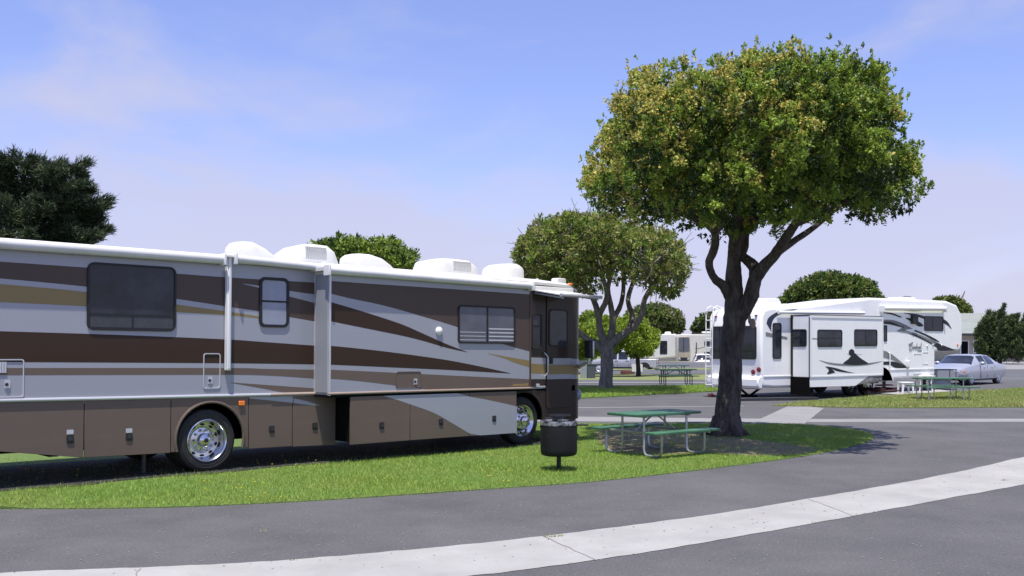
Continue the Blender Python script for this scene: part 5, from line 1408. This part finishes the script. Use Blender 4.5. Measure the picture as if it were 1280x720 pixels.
q = G(1190, 489); q.z = 0
fb = thing('camp_kitchen', 'dark folding camp table with a grey panel front beside the trailer nose', 'camp table', q+Vector((0, 1.2, 0)), .06)
mb = MB(); mb.box(-.62, .62, -.3, .3, .83, .87); mb.build('tabletop', M_black, fb, bevel=.008)
mb = MB(); mb.box(-.45, .40, -.22, .2, .06, .42); mb.box(-.47, .42, -.24, .22, .42, .47); mb.build('storage_tub', M_greybin, fb, bevel=.02)
mb = MB(); mb.box(-.55, -.22, -.28, .25, .47, .83); mb.lathe([(.07, 0), (.07, .012), (.001, .014)], 14, Matrix.Translation((-.4, -.28, .66)) @ Matrix.Rotation(R(90), 4, 'X'), 1); mb.build('stove_box', [M_greybin, M_black], fb)
for x in (-.58, .58):
    for y in (-.26, .26): mb = MB(); mb.tube([(x, y, 0), (x, y, .83)], .016, 8); mb.build('leg', M_darksteel, fb)
q = G(1177.5, 487.5); q.z = 0
tp = thing('tripod', 'black tripod of splayed legs standing under the trailer nose', 'tripod', q+Vector((0, 1.8, 0)), 0)
hz = (487-445)*q.y/F
for a in (0.3, 2.4, 4.5): mb = MB(); mb.tube([(0, 0, hz), (.42*math.cos(a), .42*math.sin(a), 0)], .026, 8); mb.build('leg', M_black, tp)
mb = MB(); mb.lathe([(.05, hz-.05), (.06, hz), (.05, hz+.1), (.03, hz+.3)], 12); mb.build('head', M_black, tp)
q = G(960, 501.5)
dk = thing('shadow_boards', 'long dark leveling boards doubling as the painted shadow under the trailer tail', 'boards', q+Vector((.3, .5, 0)), yaw*.35)
mb = MB(); mb.box(-1.9, 1.6, -.22, .22, 0, .10); mb.build('board', M_darksteel, dk, bevel=.01)  # boards made large and dark to stand in for the trailer's shadow too
mb = MB(); mb.box(-1.6, .8, .28, .6, 0, .08); mb.build('board', M_black, dk, bevel=.01)
q = G(888.5, 496)
rg_ = thing('rag_bundle', 'crumpled pinkish red cloth lying on the asphalt left of the big tree trunk', 'cloth', q, .4)
bm = bmesh.new(); bmesh.ops.create_icosphere(bm, subdivisions=4, radius=1)
for v in bm.verts:
    n = v.co.copy(); k = 1+.22*math.sin(7*n.x+2*n.y)*math.cos(6*n.y)+.15*math.sin(13*n.z+5*n.x)
    v.co = Vector((n.x*.14*k, n.y*.1*k, max(0, (n.z*.5+.35))*.13*k))
me = bpy.data.meshes.new('cloth'); bm.to_mesh(me); bm.free(); me.materials.append(M_pink); o = bpy.data.objects.new('cloth', me); COL.objects.link(o); o.parent = rg_
q = G(1085, 494.5); q.z = .03
for k, (dx, dy, s) in enumerate(((0, 0, .13), (.32, -.1, .10))):
    bm = bmesh.new(); bmesh.ops.create_icosphere(bm, subdivisions=3, radius=s)
    for v in bm.verts: v.co *= 1+.18*math.sin(11*v.co.x/s*.4+k)*math.cos(9*v.co.y/s*.4); v.co.z = max(-.02, v.co.z*.8+s*.45)
    me = bpy.data.meshes.new('rock'); bm.to_mesh(me); bm.free(); me.materials.append(M_soil); o = bpy.data.objects.new('rock', me); COL.objects.link(o); o.location = q+Vector((dx, dy, 0))
    tag(o, ('larger pale rock', 'smaller pale rock')[k]+' on the grass edge beside the trailer wheels', 'rock', 'rocks by the trailer wheels')

# ------------------------------------------------------------------ cars
def car_body(stn, cuts, mats, parent, name='body', rows_bevel=.02):
    """stn: (x, z_bottom, z_belt, z_roof, w_bottom, w_belt, w_roof, kind of the span to the next: p paint, s side glass, w screen, c paint)"""
    mb = MB(); rows = []
    for x, zb_, ze, zr_, wb, we, wr, k in stn:
        half = [(wb*.85, zb_), (wb, zb_+.10), (we+.02, (zb_*.45+ze*.55)), (we, ze-.02), (we*.985, ze+.01), (wr, zr_-.05), (wr*.82, zr_), (0, zr_+.012)]
        rows.append([(x, -y, z) for y, z in half]+[(x, y, z) for y, z in half[-2::-1]])
    n = len(rows[0]); vs = [p for r_ in rows for p in r_]
    o0 = len(mb.v); mb.v += vs
    for i in range(len(rows)-1):
        k = stn[i][7]
        for j in range(n-1):
            m = 0
            if k == 's' and j in (4, n-6): m = 1
            if k == 'w' and j in (4, 5, 6, n-8, n-7, n-6): m = 1 if j not in (4, n-6) else 0
            mb.f.append([o0+i*n+j, o0+i*n+j+1, o0+(i+1)*n+j+1, o0+(i+1)*n+j]); mb.m.append(m)
        mb.f.append([o0+i*n, o0+(i+1)*n, o0+(i+2)*n-1, o0+(i+1)*n-1]); mb.m.append(2)
    mb.f.append([o0+j for j in range(n)]); mb.m.append(0); mb.f.append([o0+(len(rows)-1)*n+j for j in range(n)]); mb.m.append(0)
    o = mb.build(name, mats, parent, smooth=32)
    # cut the wheel openings
    for cx, cz_, r in cuts:
        cb = MB(); cb.lathe([(r, -3), (r, 3)], 28, Matrix.Translation((cx, 0, cz_)) @ Matrix.Rotation(R(90), 4, 'X')); c = cb.build('cutter', M_black)
        md = o.modifiers.new('cut', 'BOOLEAN'); md.operation = 'DIFFERENCE'; md.object = c; md.solver = 'EXACT'
        bpy.context.view_layer.update()
        dg = bpy.context.evaluated_depsgraph_get(); me = bpy.data.meshes.new_from_object(o.evaluated_get(dg)); o.modifiers.clear(); o.data = me
        bpy.data.objects.remove(c)
    return o
def wells(parent, xs, wd, r):
    mb = MB()
    for x in xs: mb.box(x-r, x+r, -wd+.24, wd-.24, .25, .25+r*1.4)
    mb.build('underbody', M_under, parent)
# blue-silver sedan, nose to the left
q = G(1220, 479.8); 
sd = thing('sedan', 'pale blue silver sedan parked at the street right of the white trailer nose', 'car', (21.85, 47.9, 0), R(223))
st_ = [(-2.62, .42, .78, .84, .72, .78, .68, 'p'), (-2.55, .30, .86, .93, .82, .86, .72, 'p'), (-2.2, .24, .93, 1.0, .9, .92, .78, 'p'), (-1.75, .22, .95, 1.02, .93, .94, .80, 'w'), (-1.05, .2, .96, 1.36, .94, .95, .64, 'p'), (-.95, .2, .96, 1.38, .94, .95, .66, 's'), (-.12, .2, .95, 1.43, .94, .95, .69, 'p'), (-.04, .2, .95, 1.43, .94, .95, .69, 's'), (.62, .2, .94, 1.40, .94, .95, .67, 'p'), (.72, .2, .94, 1.37, .94, .95, .66, 'w'), (1.35, .2, .92, 1.0, .94, .94, .80, 'p'), (1.9, .22, .86, .92, .93, .92, .76, 'p'), (2.4, .26, .76, .82, .86, .87, .70, 'p'), (2.62, .36, .66, .72, .74, .76, .60, 'p')]
car_body(st_, [(1.62, .33, .40), (-1.48, .33, .40)], [M_carblue, M_glass, M_under], sd)
wells(sd, (1.62, -1.48), .95, .42)
for x in (1.62, -1.48):
    small_wheel(sd, (x, .93, .33), .335, .2, 1, M_chrome); small_wheel(sd, (x, -.93, .33), .335, .2, -1, M_chrome)
for s in (-1, 1):
    mb = MB(); mb.ball((.78, s*1.06, 1.02), (.09, .13, .085), 14, 8); mb.build('wing_mirror', M_carblue, sd)
    mb = MB(); mb.box(2.42, 2.55, s*.62-.2, s*.62+.2, .60, .74); mb.build('headlight', M_glassb, sd, bevel=.03)
    mb = MB(); mb.box(2.2, 2.42, s*.86-.03, s*.86+.04, .62, .70); mb.build('indicator', M_amber, sd, bevel=.015)
    mb = MB(); mb.box(-2.5, -2.3, s*.80-.06, s*.80+.06, .68, .84); mb.build('tail_lamp', M_red, sd, bevel=.02)
    for x in (.28, -.62): mb = MB(); mb.box(x-.09, x+.09, s*.965-.015, s*.965+.015, .80, .835); mb.build('door_handle', M_carblue, sd, bevel=.006)
    mb = MB()
    for x in (.68, -.10, -.98): mb = MB(); mb.box(x-.005, x+.005, s*.955-.008, s*.955+.008, .36, .90); mb.build('door_seam', M_black, sd)
# white car seen from behind, far left of the ladder
q = at(877.5, 104); q.z = -.80
sv = thing('hatchback', 'white car seen from behind, parked in front of the cream motorhome', 'car', q, R(84))
st_ = [(-2.2, .42, .80, .86, .74, .80, .70, 'p'), (-2.12, .30, .92, 1.0, .88, .90, .80, 'w'), (-1.75, .26, .98, 1.50, .92, .94, .66, 'p'), (-1.6, .25, .98, 1.55, .93, .95, .68, 's'), (-.5, .24, .98, 1.62, .94, .96, .72, 'p'), (-.4, .24, .98, 1.62, .94, .96, .72, 's'), (.4, .24, .98, 1.58, .94, .96, .70, 'w'), (1.15, .24, .98, 1.08, .94, .95, .8, 'p'), (1.9, .28, .86, .95, .9, .9, .74, 'p'), (2.2, .4, .7, .78, .76, .78, .62, 'p')]
car_body(st_, [(1.4, .35, .42), (-1.35, .35, .42)], [M_carwhite, M_glass, M_under], sv)
wells(sv, (1.4, -1.35), .95, .42)
for x in (1.4, -1.35):
    for s in (-1, 1): small_wheel(sv, (x, s*.94, .35), .35, .2, s, M_trim, 18)
for s in (-1, 1): mb = MB(); mb.box(-2.17, -2.0, s*.72-.17, s*.72+.15, .86, 1.02); mb.build('tail_lamp', M_red, sv, bevel=.02)
mb = MB(); mb.box(-2.215, -2.19, -.26, .26, .62, .74); mb.build('number_plate', M_trim, sv)
mb = MB(); mb.box(-2.24, -2.05, -.78, .78, .34, .46); mb.build('bumper', M_black, sv, bevel=.03)
# silver pickup
q = at(781, 84); q.z = -.55
pk = thing('pickup_truck', 'silver crew-cab pickup parked behind the lime-green tree', 'pickup', q, R(180-14))
st_ = [(-.55, .42, 1.10, 1.14, .9, .93, .8, 'w'), (-.50, .40, 1.10, 1.76, .92, .95, .68, 'p'), (-.36, .40, 1.10, 1.79, .92, .95, .69, 's'), (.42, .40, 1.10, 1.82, .92, .95, .71, 'p'), (.54, .40, 1.10, 1.82, .92, .95, .71, 's'), (1.25, .40, 1.10, 1.77, .92, .95, .69, 'w'), (1.75, .40, 1.09, 1.16, .92, .95, .82, 'p'), (2.6, .44, 1.02, 1.09, .9, .92, .78, 'p'), (2.85, .52, .9, .97, .8, .84, .7, 'p')]
car_body(st_, [(2.05, .40, .47)], [M_carsilver, M_glass, M_under], pk)
mb = MB(); mb.box(-2.75, -.58, -.95, -.87, .48, 1.14); mb.box(-2.75, -.58, .87, .95, .48, 1.14); mb.box(-2.75, -2.68, -.87, .87, .48, 1.13); mb.box(-.66, -.58, -.87, .87, .5, 1.12); mb.box(-2.68, -.66, -.87, .87, .62, .68)
bed = mb.build('cargo_bed', M_carsilver, pk, bevel=.02)
for s in (-1, 1):
    mb = MB(); pr = [(-1.75+.50*math.cos(a), .40+.50*math.sin(a)) for a in np.linspace(math.pi*.98, .02*math.pi, 14)]; mb.prism(pr, sidefn, s*.955-.012, s*.955+.012); mb.build('wheel_arch', M_black, pk)
    mb = MB(); mb.box(-2.78, -2.62, s*.86-.05, s*.9+.03, .74, 1.06); mb.build('tail_lamp', M_red, pk, bevel=.015)
    mb = MB(); mb.box(2.6, 2.82, s*.68-.18, s*.68+.18, .76, .96); mb.build('headlight', M_glassb, pk, bevel=.02)
    mb = MB(); mb.ball((1.18, s*1.08, 1.18), (.08, .14, .11), 12, 8); mb.build('wing_mirror', M_black, pk)
    for x in (-.30, .62): mb = MB(); mb.box(x-.1, x+.1, s*.965-.012, s*.965+.012, .98, 1.02); mb.build('door_handle', M_black, pk)
    mb = MB()
    for x in (-.46, .48, 1.42): mb = MB(); mb.box(x-.008, x+.008, s*.955-.014, s*.955+.014, .5, 1.08); mb.build('door_seam', M_black, pk)
wells(pk, (2.05, -1.75), .95, .5)
for x in (2.05, -1.75):
    for s in (-1, 1): small_wheel(pk, (x, s*.96, .40), .40, .24, s, M_trim, 20)
mb = MB(); mb.box(-2.92, -2.78, -.85, .85, .46, .62); mb.build('bumper', M_chrome, pk, bevel=.02)
mb = MB(); mb.box(-.8, .9, -.9, .9, .36, .44); mb.build('side_step', M_under, pk)

# ------------------------------------------------------------------ far motorhomes
def far_rv(name, label, cat, loc, yaw, L_, H, Wd, wallm, wins, swoosh=None, cap=None, wheels=(), roofbits=(), nose=0):
    t = thing(name, label, cat, loc, yaw, None)
    mb = MB(); z0 = .55
    pr = [(0, z0), (L_, z0), (L_+.02, 1.2), (L_, H-.25), (L_-.2, H-.02), (.2, H-.02), (0, H-.25)]
    if nose: pr = [(0, z0), (L_-nose, z0), (L_-nose, 1.5), (L_-.2, 1.52), (L_, 2.0), (L_-.1, H-.4), (L_-.7, H), (.2, H-.05), (0, H-.25)]
    mb.prism(pr, sidefn, -Wd, 0); bmb = mb
    for x0, x1, za, zb_ in wins:
        mb = MB(); ring(mb, rrect(x0, x1, za, zb_, .1), rrect(x0+.05, x1-.05, za+.05, zb_-.05, .07), sidefn, 0, .03); o = mb.build('window', M_black, t)
        mb = MB(); mb.prism(rrect(x0+.04, x1-.04, za+.04, zb_-.04, .07), sidefn, .003, .012); mb.build('pane', M_glass, o)
    for i, (up, lo, mi) in enumerate(swoosh or ()): bmb.face([(a, -.008-.003*i, b) for a, b in band(up, lo)], (0, -1, 0), mi+1)
    bmb.build('body', [wallm, M_dec_gr, M_beige, M_dec_dk], t, bevel=.08, seg=3)
    for x in wheels:
        for s, y in ((-1, .1), (1, Wd-.1)): small_wheel(t, (x, y, .42), .42, .24, s, M_trim, 18)
    mb = MB(); mb.box(.3, L_-nose-.3, .3, Wd-.3, .35, z0+.05); mb.build('chassis', M_under, t)
    for x0, x1, h, m in roofbits:
        mb = MB(); mb.prism([(x0, H-.08), (x1, H-.08), (x1-.1, H+h), (x0+.15, H+h)], sidefn, -Wd/2-.4, -Wd/2+.4); mb.build('roof_unit', m, t, bevel=.04)
    return t
q = at(848, 108); q.z = -.83
far_rv('travel_trailer', 'distant white trailer with curved grey stripes right of the lime-green tree', 'trailer', (q.x-8.2, q.y+1.2, -.83), R(-6), 8.2, 3.75, 2.5, M_creamw, [(6.0, 7.0, 1.95, 2.6), (7.35, 8.0-.12, 1.5, 2.95)] if False else [(3.9, 5.3, 1.75, 2.5), (6.3, 7.1, 1.55, 3.0)],
    [([(0, 2.2), (2.5, 1.5), (5, 1.15), (8.15, 1.35)], [(0, 2.05), (2.5, 1.35), (5, 1.03), (8.15, 1.22)], 1), ([(0, 1.8), (2.5, 1.25), (5, .95), (8.15, 1.05)], [(0, .6), (3, .6), (5, .6), (8.15, .6)], 0), ([(0, 1.95), (3, 1.28), (5.5, 1.02), (8.15, 1.16)], [(0, 1.88), (3, 1.22), (5.5, .98), (8.15, 1.1)], 2)], wheels=(2.2, 3.2), roofbits=((5.2, 6.6, .35, M_black), (3, 3.8, .2, M_whiteplastic), (6.8, 7.6, .25, M_whiteplastic)))
# cream coach whose front looks our way
q = at(848.5, 106); q.z = -.82
cm = far_rv('motorhome', 'distant cream motorhome with a big flat windscreen, behind the white car', 'motorhome', (q.x+.0, q.y+1.0, -.82), R(0), 9.0, 3.7, 2.5, M_cream, [(2.9, 3.7, 2.45, 2.95), (4.2, 5.0, 1.9, 2.4), (2.9, 3.8, 1.55, 1.8), (5.6, 6.8, 1.9, 2.6)], None, wheels=(1.6, 6.4), roofbits=((2.8, 3.9, .3, M_whiteplastic), (1.7, 6.5, .14, M_black)))
mb = MB(); mb.prism([(.06, .5), (1.35, .5), (1.42, 1.9), (1.3, 3.45), (.12, 3.45)], sidefn, -.05, .10); cap_ = mb.build('front_cap', M_beige, cm, bevel=.06, seg=3)
mb = MB(); mb.prism(rrect(.14, 1.30, 1.85, 3.35, .15), sidefn, .10, .13); mb.build('windscreen', M_glassb2, cap_)
mb = MB(); mb.box(.62, .70, -.15, -.12, 1.85, 3.35); mb.build('windscreen_post', M_black, cap_)
for x in (.25, 1.15): mb = MB(); mb.ball((x, -.10, 1.0), (.14, .06, .12), 12, 6); mb.build('headlight', M_glassb, cap_)
mb = MB(); mb.box(.3, 1.1, -.125, -.095, .85, 1.2); mb.build('grille', M_black, cap_)
mb = MB(); mb.tube([(1.9, -.1, 2.1), (2.6, -.5, 2.25), (4.6, -.9, 2.55)], .04, 6); mb.tube([(2.05, -.06, .9), (2.05, -.06, 2.8)], .05, 6); mb.build('awning_arm', M_darksteel, cm)
q = at(722, 74)
far_rv('travel_trailer', 'pale trailer half hidden between the brown motorhome and the grey-branched tree', 'trailer', (q.x-4.3, q.y+1, -.36), R(2), 5.0, 3.0, 2.4, M_creamw, [(3.9, 4.6, 1.5, 2.2)], None, wheels=(2.4,))

# ------------------------------------------------------------------ utility box, sign, fire ring
q = G(738.5, 473.4)
pb_ = thing('utility_box', 'dark grey-green utility cabinet with a pale side post left of the grey-branched tree', 'utility box', q, 0)
s_ = q.y/F; mb = MB(); mb.box(-.22, .26, -.2, .25, 0, 17.5*s_); mb.box(-.25, .29, -.23, .28, 17.5*s_, 18.6*s_); mb.build('cabinet', M_pedestal, pb_, bevel=.015)
mb = MB(); mb.box(-.62, -.27, -.14, .2, 0, 17*s_); mb.box(-.30, -.25, -.16, -.1, 0, 17*s_); mb.build('side_post', M_galv, pb_, bevel=.01)
q = G(796.5, 469.5)
sg = thing('lot_sign', 'small white two-panel sign on a short post in front of the silver pickup', 'sign', q, 0)
s_ = q.y/F; mb = MB(); mb.box(-.03, .03, -.02, .02, 0, 7*s_); mb.build('post', M_signw, sg)
for x in (-.19, .19): mb = MB(); mb.prism(rrect(x-.175, x+.175, 5*s_, 14.5*s_, .03), lambda p_, q_, h: (p_, h, q_), -.045, -.02); mb.build('panel', M_signw, sg)
q = G(784.5, 468.5)
fr_ = thing('fire_ring', 'low ring of reddish bricks on the lawn beside the small white sign', 'fire ring', q, 0)
for row in range(3):
    mb = MB()
    for k in range(12):
        a = 2*math.pi*(k+.5*(row % 2))/12; mb.box(.33, .5, -.115, .115, row*.1, row*.1+.092, 0, Matrix.Rotation(a, 4, 'Z'))
    mb.build('brick_course', M_brickred, fr_, bevel=.008)

# ------------------------------------------------------------------ house on the right
Yh = 103.
hx0 = at(1199, Yh).x; hx1 = hx0+34
hs = thing('house', 'low tan house with a pale grey-green shingle roof behind the juniper', 'house', (hx0, Yh, 0), 0)
zev = at(0, Yh, 415.5).z; zrd = at(0, Yh+5, 391.5).z
mb = MB(); mb.box(.2, 33.8, .8, 9.5, 0, zev-.02); mb.build('wall', M_wall, hs)
M_shingle = mat('shingle', (.27, .30, .275), .9, noise=(1.5, .25), noise2=(14, .35), stretch=(.25, 1, 1), bump=(9, .6, .04))
mb = MB(); mb.prism([(-.2, zev-.12), (5.1, zrd), (10.4, zev-.12), (10.4, zev-.28), (5.1, zrd-.18), (-.2, zev-.28)], lambda p_, q_, h: (h, p_, q_), -.5, 34.5); mb.build('roof', M_shingle, hs)
mb = MB(); mb.box(-.5, 34.5, -.24, -.2, zev-.34, zev-.1); mb.build('fascia', M_darksteel, hs)
def hpanel(x0, x1, z0, z1, name, m, y=.8, sub=None):
    mb = MB(); ring(mb, [(x0, z0), (x1, z0), (x1, z1), (x0, z1)], [(x0+.08, z0+.08), (x1-.08, z0+.08), (x1-.08, z1-.08), (x0+.08, z1-.08)], lambda p_, q_, h: (p_, y-h, q_), 0, .06); o = mb.build(name, M_wall if name == 'garage_door' else M_signw, hs)
    mb = MB(); mb.box(x0+.07, x1-.07, y-.03, y-.004, z0+.07, z1-.07); mb.build(sub, m, o)
hpanel(.45, 1.35, .02, 2.2, 'door', M_under, sub='door_leaf'); hpanel(1.8, 3.4, .9, 2.2, 'window', M_glass, sub='pane'); hpanel(9.2, 10.6, .9, 2.2, 'window', M_glass, sub='pane'); hpanel(5.2, 8.4, .02, 2.4, 'garage_door', M_wall, sub='door_leaf')
